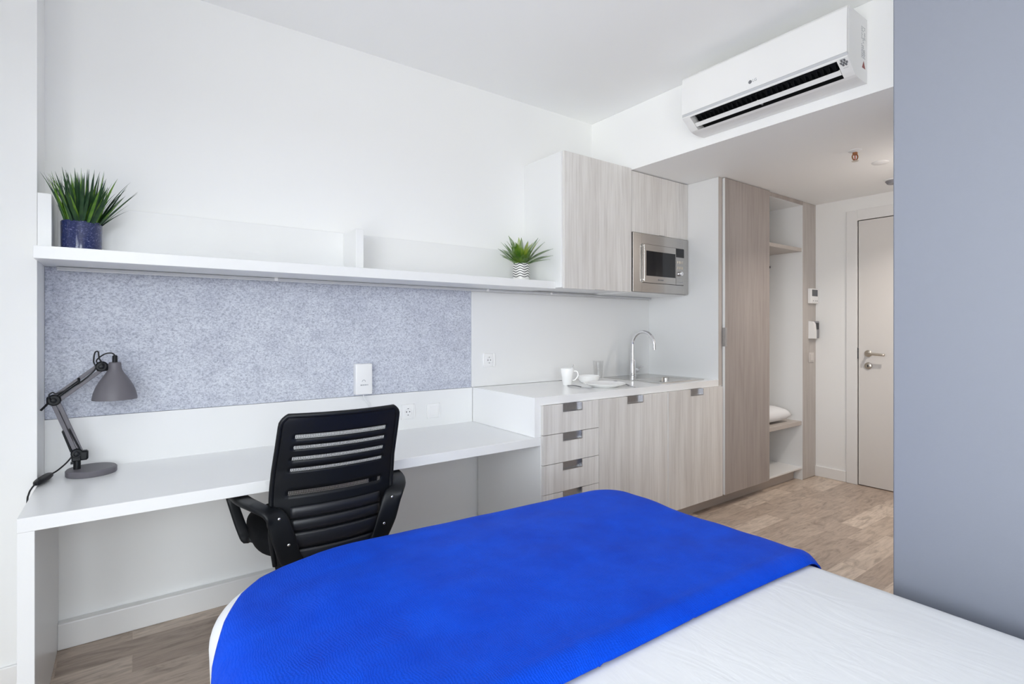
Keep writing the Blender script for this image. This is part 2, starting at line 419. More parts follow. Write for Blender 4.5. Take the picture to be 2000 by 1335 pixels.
# window frame with two panes
w = bpy.data.objects.new('window_1', None); C.objects.link(w); w['kind'] = 'structure'; w.location = (wx0, 0, 0); WL['window_1'] = Vector((wx0, 0, 0))
b = BM(); fx0, fx1 = wx0+0.03, wx0+0.09
ym = (WIN['y0']+WIN['y1'])/2
for (a0, a1, c0, c1) in ((WIN['y0'], WIN['y0']+0.05, WIN['z0'], WIN['z1']), (WIN['y1']-0.05, WIN['y1'], WIN['z0'], WIN['z1']), (ym-0.03, ym+0.03, WIN['z0'], WIN['z1']),
                         (WIN['y0'], WIN['y1'], WIN['z0'], WIN['z0']+0.05), (WIN['y0'], WIN['y1'], WIN['z1']-0.05, WIN['z1'])):
    box(b, fx0, fx1, a0, a1, c0, c1)
obj('window_frame', b, 'trim', w)
for a0, a1 in ((WIN['y0']+0.05, ym-0.03), (ym+0.03, WIN['y1']-0.05)):
    obj('pane', B(fx0+0.025, fx0+0.031, a0, a1, WIN['z0']+0.05, WIN['z1']-0.05), 'pane', w)
# baseboards and plinth
struct('baseboard_back', B(XL+0.041, 1.717, 2.70, YW, 0, 0.102, bev=0.004, seg=2), 'trim')
struct('baseboard_left', B(-1.0, XL, 2.522, 2.535, 0, 0.075, bev=0.003), 'trim')
struct('baseboard_end', B(XE-0.014, XE, 1.876, YF, 0, 0.09, bev=0.004), 'trim')
struct('trim_1', B(1.73, 4.507, 2.18, 2.20, 0, 0.094), 'ash_edge')

# ------------------------------------------------------------------ entrance door
d = bpy.data.objects.new('door_1', None); C.objects.link(d); d['kind'] = 'structure'; d.location = (XE, 1.37, 0); WL['door_1'] = Vector((XE, 1.37, 0))
b = BM()
box(b, XE-0.016, XE+0.10, DY1, 1.873, 0, 2.219, bev=0.003); box(b, XE-0.016, XE+0.10, 0.907, DY0, 0, 2.219, bev=0.003)
box(b, XE-0.016, XE+0.10, DY0, DY1, DH, 2.219, bev=0.003)
obj('door_frame', b, 'trim', d)
obj('door_leaf', B(XE-0.006, XE+0.04, DY0+0.004, DY1-0.006, 0.006, DH-0.005, bev=0.002), mat('warm_white_door', (0.72, 0.70, 0.68), 0.45), d)
obj('strike_plate', B(XE-0.0105, XE-0.006, DY1-0.0075, DY1+0.002, 1.02, 1.105), 'slot', d)
hy = 1.715; hz = 1.063
b = BM(); lathe(b, [(0.026, 0), (0.026, -0.008), (0.022, -0.011)], (XE-0.006, hy, hz), 28, 'X')
hr = obj('rosette', b, 'warm_steel', d, smooth=True, ang=40)
b = BM(); tube(b, smooth_path([(XE-0.016, hy, hz), (XE-0.052, hy, hz), (XE-0.064, hy-0.012, hz), (XE-0.064, hy-0.06, hz-0.002), (XE-0.062, hy-0.115, hz-0.006), (XE-0.058, hy-0.125, hz-0.007)], 5), 0.0095, 14)
obj('door_handle', b, 'warm_steel', d, smooth=True, ang=50)
b = BM(); lathe(b, [(0.026, 0), (0.026, -0.008), (0.021, -0.011)], (XE-0.006, hy, hz-0.098), 28, 'X')
lk = obj('lock', b, 'warm_steel', d, smooth=True, ang=40)
obj('keyhole', B(XE-0.0185, XE-0.016, hy-0.004, hy+0.004, hz-0.108, hz-0.088), 'slot', lk)

# ------------------------------------------------------------------ desk
t = thing('desk', 'long built-in white desk under the grey pin board', 'desk', ((XL+XS)/2, 2.43, 0))
obj('desk_top', B(XL+0.0005, 1.717, YF-0.004, YW-0.001, 0.654, 0.697, bev=0.0015), 'melamine', t)
obj('side_panel', B(XL+0.001, XL+0.041, YF-0.002, YW-0.001, 0, 0.654, bev=0.001), 'melamine', t)
obj('back_panel', B(XL+0.0005, XS, 2.728, YW-0.001, 0.697, 0.903), 'melamine', t)
b = BM(); box(b, 1.69, 1.716, 2.70, 2.72, 0.60, 0.653); obj('bracket', b, 'pull_steel', t)

# ------------------------------------------------------------------ pin board
tag(obj('pin_board', B(XL+0.0005, 1.671, 2.730, YW-0.001, 0.904, 1.5035, bev=0.002), 'felt', loc=None), 'mottled blue-grey felt pin board on the wall above the desk', 'pin board')
tag(obj('backsplash', B(1.672, XC3-0.0005, 2.7245, YW-0.001, 0.905, 1.488, bev=0.001), 'melamine'), 'plain white splash panel behind the sink', 'splash panel')

# ------------------------------------------------------------------ wall shelf
t = thing('wall_shelf', 'long white wall shelf with low dividers carrying two pot plants', 'shelf', (0.9, 2.58, 1.504))
obj('shelf_board', B(XL+0.0005, XC1-0.0005, 2.43, YW-0.001, 1.504, 1.549, bev=0.0015), 'melamine', t)
obj('back_panel', B(XL+0.04, XC1-0.0005, 2.724, YW-0.001, 1.549, 1.758, bev=0.001), 'melamine', t)
for x0 in (XL, 0.889):
    obj('divider', B(x0+0.0006, x0+0.04, 2.535, 2.724 if x0 > 0 else YW-0.001, 1.549, 1.752, bev=0.0012), 'melamine', t)
t = thing('light_bar', 'slim grey light bar under the back of the shelf', 'light', (1.5, 2.70, 1.48))
obj('profile', B(-0.239, 3.30, 2.690, 2.712, 1.490, 1.5025, bev=0.002), 'ac_grey', t)
obj('diffuser', B(-0.237, 3.298, 2.692, 2.710, 1.4885, 1.4905), 'plastic_white', t)
for x in (0.55, 1.76, 2.27):
    obj('clip', B(x, x+0.015, 2.688, 2.714, 1.488, 1.504, bev=0.001), 'plastic_white', t)

# ------------------------------------------------------------------ worktop + sink
b = BM(); sx0, sx1, sy0, sy1 = 2.835, 3.205, 2.225, 2.490
z0, z1 = 0.861, 0.904
box(b, XS, sx0, YF, 2.724, z0, z1); box(b, sx1, XC3, YF, 2.724, z0, z1)
box(b, sx0, sx1, YF, sy0, z0, z1); box(b, sx0, sx1, sy1, 2.724, z0, z1)
box(b, XS, 1.717, YF, 2.724, 0.698, z0)
tag(obj('worktop', b, 'counter'), 'white kitchen worktop with a drop panel at the desk end', 'worktop')
t = thing('sink', 'square stainless steel inset sink in the white worktop', 'sink', (3.02, 2.44, 0.904))
b = BM()
X0, X1, Y0, Y1 = 2.775, 3.262, 2.182, 2.705
def rrect(cx, cy, hx, hy, r, n=6):
    pts = []
    for q, (sx_, sy_) in enumerate(((1, 1), (-1, 1), (-1, -1), (1, -1))):
        for i in range(n+1):
            a = PI/2*q+PI/2*i/n
            pts.append((cx+sx_*(hx-r)+r*math.cos(a), cy+sy_*(hy-r)+r*math.sin(a)))
    return pts
def loft(bm, rings, cap0=False, cap1=True):
    R = [[bm.verts.new(p) for p in r] for r in rings]; n = len(R[0])
    for A, Bq in zip(R, R[1:]):
        for i in range(n): bm.faces.new((A[i], A[(i+1) % n], Bq[(i+1) % n], Bq[i]))
    if cap0: bm.faces.new(R[0][::-1])
    if cap1: bm.faces.new(R[-1])
cx, cy = (X0+X1)/2, (Y0+Y1)/2; bcx, bcy = (sx0+sx1)/2, (sy0+sy1)/2; bhx, bhy = (sx1-sx0)/2-0.006, (sy1-sy0)/2-0.006
rr = lambda c, d, hx, hy, r, z: [(x, y, z) for x, y in rrect(c, d, hx, hy, r)]
loft(b, [rr(cx, cy, (X1-X0)/2, (Y1-Y0)/2, 0.02, 0.9045), rr(cx, cy, (X1-X0)/2-0.002, (Y1-Y0)/2-0.002, 0.018, 0.909),
         rr(cx, cy, (X1-X0)/2-0.012, (Y1-Y0)/2-0.012, 0.012, 0.9065),
         rr(bcx, bcy, bhx, bhy, 0.05, 0.9062), rr(bcx, bcy, bhx-0.006, bhy-0.006, 0.046, 0.898), rr(bcx, bcy, bhx-0.012, bhy-0.012, 0.045, 0.79),
         rr(bcx, bcy, bhx-0.03, bhy-0.03, 0.04, 0.762), rr(bcx, bcy, 0.04, 0.04, 0.038, 0.758)])
obj('basin', b, 'sink_steel', t, smooth=True, ang=35)
b = BM(); lathe(b, [(0.036, 0.7585), (0.036, 0.762), (0.028, 0.7635), (0.0, 0.7625)], (bcx, bcy, 0), 28); obj('drain', b, 'chrome', t, smooth=True, ang=40)
# tap
t = thing('tap', 'tall chrome swan-neck tap on the sink ledge', 'tap', (3.02, 2.634, 0.9065))
tx, ty, tz = 3.02, 2.634, 0.9065
b = BM(); lathe(b, [(0.027, tz), (0.027, tz+0.006), (0.0215, tz+0.010), (0.0215, tz+0.118), (0.019, tz+0.123), (0.0, tz+0.124)], (tx, ty, 0), 28)
body = obj('tap_body', b, 'chrome', t, smooth=True, ang=40)
b = BM(); pts = [(tx, ty, tz+0.12), (tx, ty, tz+0.20)]
for i in range(0, 19):
    a = PI*i/18; pts.append((tx, ty-0.1+0.1*math.cos(a), tz+0.232+0.1*math.sin(a)))
pts.append((tx, ty-0.201, tz+0.205))
tube(b, pts, 0.0115, 16); obj('spout', b, 'chrome', t, smooth=True, ang=50)
b = BM(); lathe(b, [(0.0, 0.0), (0.017, 0.003), (0.019, 0.018), (0.019, 0.034), (0.012, 0.040), (0, 0.041)], (tx+0.012, ty, tz+0.045), 24, 'X')
hb = obj('lever_hub', b, 'chrome', t, smooth=True, ang=50)
b = BM(); strap(b, [(tx+0.042, ty-0.002, tz+0.047), (tx+0.060, ty-0.006, tz+0.062), (tx+0.082, ty-0.01, tz+0.070), (tx+0.10, ty-0.012, tz+0.072)], [(0, 1, 0)]*4, [0.014, 0.016, 0.02, 0.018], [0.01, 0.009, 0.008, 0.005])
obj('lever', b, 'chrome', hb, smooth=True, ang=50)

# ------------------------------------------------------------------ cabinet fronts with recessed cup pulls
FT = 0.019   # front thickness
def front(name, parent, x0, x1, z0, z1, pull=True, pw=0.14, ph=0.042, px=None, m='ash'):
    """front slab with a notch in the middle of its top edge and a steel cup let into it"""
    b = BM(); g = 0.0016
    a0, a1, c0, c1 = x0+g, x1-g, z0+g, z1-g
    y0, y1 = YF-FT, YF
    if pull:
        pc = (x0+x1)/2 if px is None else px
        box(b, a0, pc-pw/2, y0, y1, c0, c1); box(b, pc+pw/2, a1, y0, y1, c0, c1); box(b, pc-pw/2, pc+pw/2, y0, y1, c0, c1-ph)
    else: box(b, a0, a1, y0, y1, c0, c1, bev=0.0008)
    o = obj(name, b, m, parent)
    if pull:
        h = BM(); q0, q1 = pc-pw/2, pc+pw/2; zt = c1
        box(h, q0, q1, YF-0.002, YF+0.001, zt-ph, zt)                       # back of the cup
        box(h, q0, q0+0.004, y0-0.0015, YF-0.002, zt-ph, zt); box(h, q1-0.004, q1, y0-0.0015, YF-0.002, zt-ph, zt)
        box(h, q0+0.004, q1-0.004, y0-0.0015, YF-0.002, zt-ph, zt-ph+0.004)
        obj('pull', h, 'pull_steel', o)
    return o
BY = 2.724
t = thing('drawer_unit', 'pale ash drawer unit with five drawers beside the desk end', 'drawer unit', (1.92, 2.42, 0))
b = BM(); box(b, 1.7175, 1.735, YF, BY, 0, 0.6535); box(b, 1.719, 1.735, YF, BY, 0.6535, 0.860); box(b, 2.107, 2.123, YF, BY, 0.095, 0.860); box(b, 1.735, 2.107, YF+0.002, BY, 0.095, 0.111); box(b, 1.735, 2.107, 2.71, BY, 0.111, 0.86)
obj('body', b, 'melamine', t)
zz = [0.861, 0.706, 0.5505, 0.396, 0.2425, 0.096]
for i in range(5):
    front('drawer', t, 1.7185, 2.124, zz[i+1], zz[i], px=1.925)
t = thing('base_cabinet', 'ash base cabinet beside the drawers, one door with steel pull', 'cabinet', (2.43, 2.42, 0))
b = BM(); box(b, 2.125, 2.141, YF, BY, 0.095, 0.860); box(b, 2.718, 2.734, YF, BY, 0.095, 0.860); box(b, 2.141, 2.718, YF+0.002, BY, 0.095, 0.111); box(b, 2.141, 2.718, 2.71, BY, 0.111, 0.86)
obj('body', b, 'melamine', t); front('door', t, 2.124, 2.735, 0.096, 0.861)
t = thing('sink_cabinet', 'ash base cabinet under the sink with one wide door', 'cabinet', (3.03, 2.42, 0))
b = BM(); box(b, 2.736, 2.752, YF, BY, 0.095, 0.860); box(b, 3.298, 3.314, YF, BY, 0.095, 0.860); box(b, 2.752, 3.298, YF+0.002, BY, 0.095, 0.111)
obj('body', b, 'melamine', t); dd = front('door', t, 2.735, 3.336, 0.096, 0.861, px=3.04)
obj('edge_band', B(2.7352, 2.7372, YF-FT-0.0022, YF-0.001, 0.0985, 0.8585), 'melamine', dd)

# ------------------------------------------------------------------ upper cabinets
YU = 2.383
t = thing('wall_cabinet', 'tall ash-fronted wall cabinet beside the small fern', 'cabinet', (2.40, 2.56, 1.51))
b = BM(); box(b, XC1, XC1+0.018, YU, BY+0.017, 1.510, 2.331, bev=0.001); box(b, XC2-0.02, XC2-0.003, YU, YW-0.001, 1.510, 2.319); box(b, XC1+0.018, XC2-0.02, YU, YW-0.001, 1.510, 1.526); box(b, XC1+0.018, XC2-0.02, YU, YW-0.001, 2.315, 2.331); box(b, XC1+0.018, XC2-0.02, 2.73, YW-0.001, 1.526, 2.315)
obj('body', b, 'melamine', t)
dr = obj('door', B(XC1+0.012, XC2-0.004, YU-FT, YU-0.0008, 1.505, 2.331, bev=0.0008), 'ash', t)
obj('pull', B(2.36, 2.44, YU-FT-0.004, YU-FT, 1.505, 1.5085), 'pull_steel', dr)
t = thing('microwave_cabinet', 'ash-fronted wall cabinet above and around the built-in microwave', 'cabinet', (3.0, 2.56, 1.49))
b = BM(); box(b, XC2, XC2+0.004, YU, YW-0.001, 1.510, 2.319); box(b, XC3-0.004, XC3-0.0005, YU, YW-0.001, 1.510, 2.319); box(b, XC2, XC3-0.0005, YU-0.002, YW-0.001, 1.5035, 1.510); box(b, XC2+0.004, XC3-0.004, YU, YW-0.001, 1.911, 1.92); box(b, XC2+0.004, XC3-0.004, 2.73, YW-0.001, 1.51, 1.911)
obj('body', b, 'melamine', t)
dr = obj('door', B(XC2+0.001, XC3-0.002, YU-FT, YU-0.0008, 1.910, 2.316, bev=0.0008), 'ash', t)
obj('pull', B(2.985, 3.045, YU-FT-0.004, YU-FT, 1.910, 1.914), 'pull_steel', dr)

# microwave
t = thing('microwave', 'built-in stainless steel microwave in the wall cabinet', 'microwave', (3.01, 2.5, 1.5105))
mx0, mx1, mz0, mz1 = XC2+0.005, XC3-0.005, 1.5108, 1.9075
fy = YU-FT-0.004
obj('casing', B(mx0+0.02, mx1-0.02, YU+0.002, 2.71, mz0+0.005, mz1-0.01), 'grey_dev', t)
ix0, ix1, iz0, iz1 = mx0+0.088, mx1-0.054, mz0+0.062, mz1-0.068
b = BM()
box(b, mx0, ix0, fy, YU, mz0, mz1, bev=0.001); box(b, ix1, mx1, fy, YU, mz0, mz1, bev=0.001); box(b, ix0, ix1, fy, YU, mz0, iz0); box(b, ix0, ix1, fy, YU, iz1, mz1)
obj('surround', b, 'steel', t)
sp = ix1-0.098
g = 0.003
b = BM(); wx0_, wx1_, wz0_, wz1_ = ix0+0.040, sp-0.004, iz0+0.050, iz1-0.046
dz0, dz1 = iz0+g, iz1-g
box(b, ix0+g, wx0_, fy-0.006, YU, dz0, dz1); box(b, wx0_, sp-g/2, fy-0.006, YU, dz0, wz0_); box(b, wx0_, sp-g/2, fy-0.006, YU, wz1_, dz1)
box(b, wx1_, sp-g/2, fy-0.006, YU, wz0_, wz1_)
dr = obj('door', b, 'steel', t)
obj('window', B(wx0_, wx1_, fy-0.0045, fy, wz0_, wz1_), 'black_gloss', dr)
b = BM(); box(b, ix0+0.005, ix0+0.012, fy-0.020, fy-0.014, dz0+0.006, dz1-0.004, bev=0.0015); box(b, ix0+0.006, ix0+0.011, fy-0.015, fy-0.005, dz0+0.014, dz0+0.022); box(b, ix0+0.006, ix0+0.011, fy-0.015, fy-0.005, dz1-0.02, dz1-0.012)
obj('handle', b, 'steel', dr)
lx = wx0_+0.125
b = BM()
for i, wd in enumerate((0.010, 0.007, 0.009, 0.006, 0.010)):
    box(b, lx+i*0.0115, lx+i*0.0115+wd, fy-0.0068, fy-0.006, iz0+0.022, iz0+0.030)
obj('logo', b, 'ink', dr)
pn = obj('control_panel', B(sp+g/2, ix1-g, fy-0.006, YU, dz0, dz1), 'steel', t)
obj('display', B(sp+0.004, ix1-0.005, fy-0.0072, fy-0.006, iz1-0.066, iz1-0.004), 'black_gloss', pn)
for r in range(2):
    for c in range(3):
        bx = sp+0.016+c*0.024; bz = iz1-0.110-r*0.040
        obj('button', B(bx, bx+0.016, fy-0.0075, fy-0.006, bz, bz+0.018, bev=0.0006), 'warm_steel', pn)
b = BM(); lathe(b, [(0.017, 0), (0.017, -0.016), (0.014, -0.020), (0, -0.0205)], (sp+0.046, fy-0.006, iz0+0.083), 28, 'Y')
obj('dial', b, 'chrome', pn, smooth=True, ang=40)
for zq in (0.020, 0.044):
    obj('button', B(sp+0.018, ix1-0.020, fy-0.0072, fy-0.006, iz0+zq, iz0+zq+0.004), 'ink_light', pn)

# ------------------------------------------------------------------ wardrobe
XW1, XW2, XW3 = 3.362, 3.959, 4.526
t = thing('wardrobe', 'tall ash wardrobe with one closed door and open shelves', 'wardrobe', (3.95, 2.42, 0))
b = BM(); box(b, XC3, XW1-0.004, YF+0.0012, YW-0.001, 0.095, ZS-0.0015); box(b, XC3, XW1-0.004, 2.201, YW-0.001, 0, 0.095)
obj('side_panel', b, 'melamine', t)
obj('edge_strip', B(XC3, XW1-0.004, YF-0.0015, YF+0.001, 0.863, ZS-0.0015), 'ash_edge', t)
b = BM(); box(b, XW1-0.004, XW3, 2.715, YW-0.001, 0.094, ZS-0.0015); box(b, XW1, XW3, YF+0.002, 2.715, 2.288, 2.306); box(b, XW2-0.018, XW2-0.004, YF+0.01, 2.715, 0.11, 2.288)
box(b, XW3, XW3+0.018, YF+0.018, YW-0.001, 0.0, ZS-0.0015); box(b, XW3, XW3+0.0008, YF-0.001, YF+0.018, 0.0, ZS-0.0025)
obj('body', b, 'melamine', t)
obj('top_rail', B(XW2, XW3, YF-0.004, YF+0.014, 2.290, ZS-0.0025), 'ash_shaded', t)
dr = obj('door', B(XW1, XW2, YF-0.021, YF-0.001, 0.096, ZS-0.004, bev=0.0008), 'ash_shaded', t)
obj('edge_band', B(XW1-0.0007, XW1, YF-0.0205, YF-0.0015, 0.0965, ZS-0.0045), 'melamine', dr)
b = BM(); box(b, XW1-0.0055, XW1+0.020, YF-0.0245, YF-0.0205, 1.137, 1.268, bev=0.001); box(b, XW1-0.0055, XW1-0.0005, YF-0.0205, YF-0.003, 1.137, 1.268)
obj('handle', b, 'pull_steel', dr)
for zt, th in ((1.933, 0.030), (0.490, 0.032), (0.108, 0.014)):
    obj('shelf', B(XW2-0.004, XW3, YF+0.006 if zt > 0.2 else YF+0.002, 2.715, zt-th, zt, bev=0.001), 'melamine' if zt < 0.2 else 'ash_edge', t)
b = BM(); tube(b, [(XW2-0.004, 2.40, 1.80), (XW3, 2.40, 1.80)], 0.0125, 14); rl = obj('hanging_rail', b, 'black', t, smooth=True, ang=50)
obj('filler_panel', B(XW3+0.001, XE-0.001, YF-0.002, YF+0.0175, 0.004, ZS-0.0025), 'ash_post_shaded', t)

# pillow on the wardrobe shelf
def cushion(bm, c, hx, hy, hz, n=22, p=3.0):
    g = {}
    for s in (1, -1):
        for i in range(n+1):
            for j in range(n+1):
                u, v = 2*i/n-1, 2*j/n-1
                k = (1-abs(u)**p)*(1-abs(v)**p)
                z = s*hz*max(k, 0)**0.34
                if (i in (0, n) or j in (0, n)) and s < 0: g[(s, i, j)] = g[(1, i, j)]; continue
                wob = 0.006*noise.noise(Vector((u*3, v*3, s*2)))
                g[(s, i, j)] = bm.verts.new((c[0]+hx*u, c[1]+hy*v, c[2]+(z if s > 0 else z*0.75)+(wob if s > 0 else 0)))
        for i in range(n):
            for j in range(n):
                q = [g[(s, i, j)], g[(s, i+1, j)], g[(s, i+1, j+1)], g[(s, i, j+1)]]
                bm.faces.new(q if s > 0 else q[::-1])
b = BM(); cushion(b, (4.20, 2.40, 0.550), 0.225, 0.25, 0.075)
tag(obj('pillow', b, 'sheet', smooth=True), 'white pillow lying on the lower wardrobe shelf', 'pillow')

# ------------------------------------------------------------------ devices on the post beside the wardrobe
t = thing('thermostat', 'square white thermostat with grey screen, topmost on the wardrobe post', 'thermostat', (4.68, YF-0.002, 1.475))
obj('body', B(4.612, 4.742, YF-0.030, YF-0.0025, 1.474, 1.600, bev=0.003, seg=2), 'plastic_white', t)
obj('screen', B(4.630, 4.726, YF-0.0315, YF-0.0298, 1.535, 1.590), 'screen', t)
for x in (4.645, 4.685, 4.712): obj('button', B(x, x+0.014, YF-0.0315, YF-0.0298, 1.492, 1.500), 'ink_light', t)
t = thing('intercom', 'white and grey wall intercom below the thermostat', 'intercom', (4.68, YF-0.002, 1.18))
b = BM(); bx = [(0, 0), (0, 0.148), (-0.030, 0.143), (-0.044, 0.122), (-0.050, 0.06), (-0.050, 0.0)]
va = [b.verts.new((4.622, YF-0.0025+y, 1.178+z)) for y, z in bx]; vb = [b.verts.new((4.660, YF-0.0025+y, 1.178+z)) for y, z in bx]
for i in range(6): b.faces.new((va[i], va[(i+1) % 6], vb[(i+1) % 6], vb[i]))
b.faces.new(va); b.faces.new(vb[::-1])
obj('handset', b, 'plastic_white', t)
obj('body', B(4.6605, 4.738, YF-0.040, YF-0.0025, 1.180, 1.325, bev=0.006, seg=3), 'grey_dev', t)
obj('screen', B(4.668, 4.725, YF-0.0415, YF-0.0398, 1.255, 1.310), 'black_gloss', t)
def plate(parent, x, z, w, h, y, m='plastic_white'):
    b = BM(); n = 8
    box(b, x-w/2+0.006, x+w/2-0.006, y-0.008, y, z-h/2, z+h/2, bev=0.002, seg=2)
    for s in (-1, 1):     # bowed side rims
        pts = [(x+s*(w/2-0.006+0.005*math.sin(PI*i/n)), y-0.005, z-h/2+h*i/n) for i in range(n+1)]
        strap(b, pts, [(1, 0, 0)]*(n+1), [0.008]*(n+1), [0.011]*(n+1), 10)
    return obj('cover_plate', b, m, parent, smooth=True, ang=35)
t = thing('light_switch', 'pale light switch on the ash post below the intercom', 'switch', (4.66, YF-0.002, 1.02))
plate(t, 4.665, 1.018, 0.082, 0.082, YF-0.0025, 'plastic_beige'); obj('rocker', B(4.640, 4.690, YF-0.0135, YF-0.0105, 0.992, 1.044, bev=0.001), 'plastic_beige', t)

# ------------------------------------------------------------------ sockets
def socket(name, label, x, z, y, face=True):
    t = thing(name, label, 'socket' if face else 'cover plate', (x, y, z))
    plate(t, x, z, 0.084, 0.082, y)
    if face:
        b = BM(); lathe(b, [(0.0215, 0.0), (0.0215, -0.0025), (0.0195, -0.0025), (0.0185, 0.0015), (0.0, 0.0015)], (x, y-0.0082, z), 32, 'Y')
        f = obj('socket_insert', b, 'plastic_white', t, smooth=True, ang=40)
        for s in (-1, 1):
            b = BM(); lathe(b, [(0.0034, 0), (0.0034, -0.0012)], (x+s*0.0095, y-0.0072, z), 12, 'Y'); obj('hole', b, 'slot', f)
        for s in (-1, 1): obj('earth_clip', B(x-0.003, x+0.003, y-0.0105, y-0.0075, z+s*0.0182-0.002, z+s*0.0182+0.002), 'slot', f)
    else:
        obj('blank_cover', B(x-0.026, x+0.026, y-0.0095, y-0.0078, z-0.027, z+0.027, bev=0.0008), 'plastic_white', t)
    return t
socket('wall_socket', 'white round-faced socket above the desk at the top corner of the black chair', 1.252, 0.795, 2.728)
socket('cover_plate', 'blank white cover plate above the desk beside the socket', 1.413, 0.787, 2.728, False)
socket('wall_socket', 'white wall socket on the splash panel above the empty worktop end', 1.794, 1.066, 2.724)

# wifi box on the felt
t = thing('router_box', 'small white upright box with a printed mark on the felt board', 'router', (0.985, 2.70, 0.914))
obj('housing', B(0.943, 1.033, 2.686, 2.7295, 0.914, 1.076, bev=0.006, seg=3), 'plastic_white', t, smooth=True, ang=40)
b = BM()
pts = [(0.985+0.0085*math.cos(a), 2.6855, 0.982+0.0095*math.sin(a)) for a in [PI*i/8 for i in range(9)]]
strap(b, pts, [(0, 1, 0)]*9, [0.0012]*9, [0.003]*9, 8)
for i, wd in enumerate((0.006, 0.004, 0.005, 0.004, 0.005, 0.003, 0.004)):
    box(b, 0.967+i*0.0062, 0.967+i*0.0062+wd, 2.685, 2.6862, 0.962, 0.968)
obj('printed_mark', b, 'ink_light', t)
b = BM()
tube(b, smooth_path([(0.990, 2.706, 0.914), (0.992, 2.704, 0.895), (1.010, 2.704, 0.870), (1.030, 2.706, 0.830), (1.036, 2.712, 0.775), (1.030, 2.716, 0.702)], 6), 0.0032, 8)
obj('power_cable', b, 'white_cable', t, smooth=True)

# ------------------------------------------------------------------ air conditioner
t = thing('air_conditioner', 'white wall air conditioner with dark louvre slot under the ceiling', 'air conditioner', (XC2, 1.40, 2.378))
ay0, ay1 = 0.980, 1.818
fr = [(2.491, 2.454), (2.490, 2.52), (2.491, 2.60), (2.496, 2.648), (2.505, 2.659)]
low = [(2.496, 2.446), (2.497, 2.436), (2.506, 2.4275), (2.523, 2.4165), (2.540, 2.404), (2.558, 2.390), (2.576, 2.379), (2.594, 2.3735), (2.625, 2.371), (2.661, 2.370), (XC2-0.001, 2.372)]
b = BM()
prism_y(b, [(XC2-0.001, 2.659)]+[(2.505, 2.659), (2.510, 2.655), (2.510, 2.446)]+[(2.496, 2.446), (2.497, 2.436)]+low[2:], ay0, ay0+0.0455)   # right end block
prism_y(b, [(XC2-0.001, 2.659)]+[(2.505, 2.659), (2.510, 2.655), (2.510, 2.446)]+[(2.496, 2.446), (2.497, 2.436)]+low[2:], ay1-0.0455, ay1)
sl0, sl1 = ay0+0.0455, ay1-0.0455
prism_y(b, [(XC2-0.001, 2.659), (2.505, 2.659), (2.510, 2.655), (2.510, 2.446), (2.496, 2.446), (2.497, 2.436), (2.502, 2.4315), (2.515, 2.470), (XC2-0.001, 2.470)], sl0, sl1)   # upper body
prism_y(b, [(2.577, 2.3785), (2.594, 2.3735), (2.625, 2.371), (2.661, 2.370), (XC2-0.001, 2.372), (XC2-0.001, 2.39), (2.66, 2.394)], sl0, sl1)    # lower lip
obj('body', b, 'ac_white', t)
b = BM(); prism_y(b, [(2.510, 2.456), (2.510, 2.657)]+[(x, z) for x, z in fr[::-1]], ay0+0.001, ay1-0.001)
fp = obj('front_panel', b, 'ac_white', t, smooth=True, ang=30)
obj('silver_strip', B(2.4945, 2.512, ay0+0.001, ay1-0.001, 2.4405, 2.4555), 'ac_grey', t)
b = BM(); prism_y(b, [(2.515, 2.468), (2.680, 2.468), (2.680, 2.396), (2.650, 2.396)], sl0+0.001, sl1-0.001); obj('air_slot', b, 'dark', t)
b = BM(); prism_y(b, [(2.543, 2.4055), (2.561, 2.3905), (2.5635, 2.3925), (2.5455, 2.4080)], sl0+0.003, sl1-0.003); vn = obj('louvre', b, 'ac_white', t)
for y in (sl0+0.006, (sl0+sl1)/2+0.01, sl1-0.012):
    obj('louvre_hinge', B(2.550, 2.60, y, y+0.005, 2.399, 2.412), 'ac_white', vn)
for i in range(28):
    y = sl0+0.02+i*(sl1-sl0-0.04)/27
    b = BM(); prism_y(b, [(2.535, 2.440), (2.60, 2.440), (2.61, 2.418), (2.55, 2.418)], y, y+0.0018); obj('guide_vane', b, 'black', t)
def text(body, size, m, parent, loc, rot, extr=0.0006, name='lettering'):
    cu = bpy.data.curves.new(name, 'FONT'); cu.body = body; cu.size = size; cu.extrude = extr; cu.align_x = 'CENTER'; cu.align_y = 'CENTER'
    tmp = bpy.data.objects.new('tmp_text', cu); C.objects.link(tmp)
    dg = bpy.context.evaluated_depsgraph_get(); me = bpy.data.meshes.new_from_object(tmp.evaluated_get(dg))
    bpy.data.objects.remove(tmp); me.transform(Matrix.Translation(loc) @ rot.to_4x4())
    bm = bmesh.new(); bm.from_mesh(me); return obj(name, bm, m, parent)
RX = Matrix(((0, 0, -1), (-1, 0, 0), (0, 1, 0)))      # text facing -X, reading towards -Y
RYM = Matrix(((-1, 0, 0), (0, 0, -1), (0, 1, 0)))
ly = 1.4026
b = BM(); lathe(b, [(0.0088, 0), (0.0088, -0.0012), (0, -0.0012)], (2.4905, ly+0.014, 2.4875), 24, 'X'); obj('logo', b, 'ink', fp)
text('LG', 0.019, 'ink_light', fp, Vector((2.4900, ly-0.009, 2.4890)), RX)
ey = ay0+0.022
for k in range(7):
    a = PI/3*k; q = 0 if k == 6 else 0.0115
    cxp = (2.5095, 2.419) if q == 0 else None
    u_ = q*math.sin(a); yy = ey+q*math.cos(a)
    b = BM(); lathe(b, [(0.0042, 0.006), (0.0042, -0.0035), (0, -0.0035)], (2.5145+u_*0.8, yy, 2.4215-u_*0.62), 12, 'X'); obj('indicator_dot', b, 'ink', t)
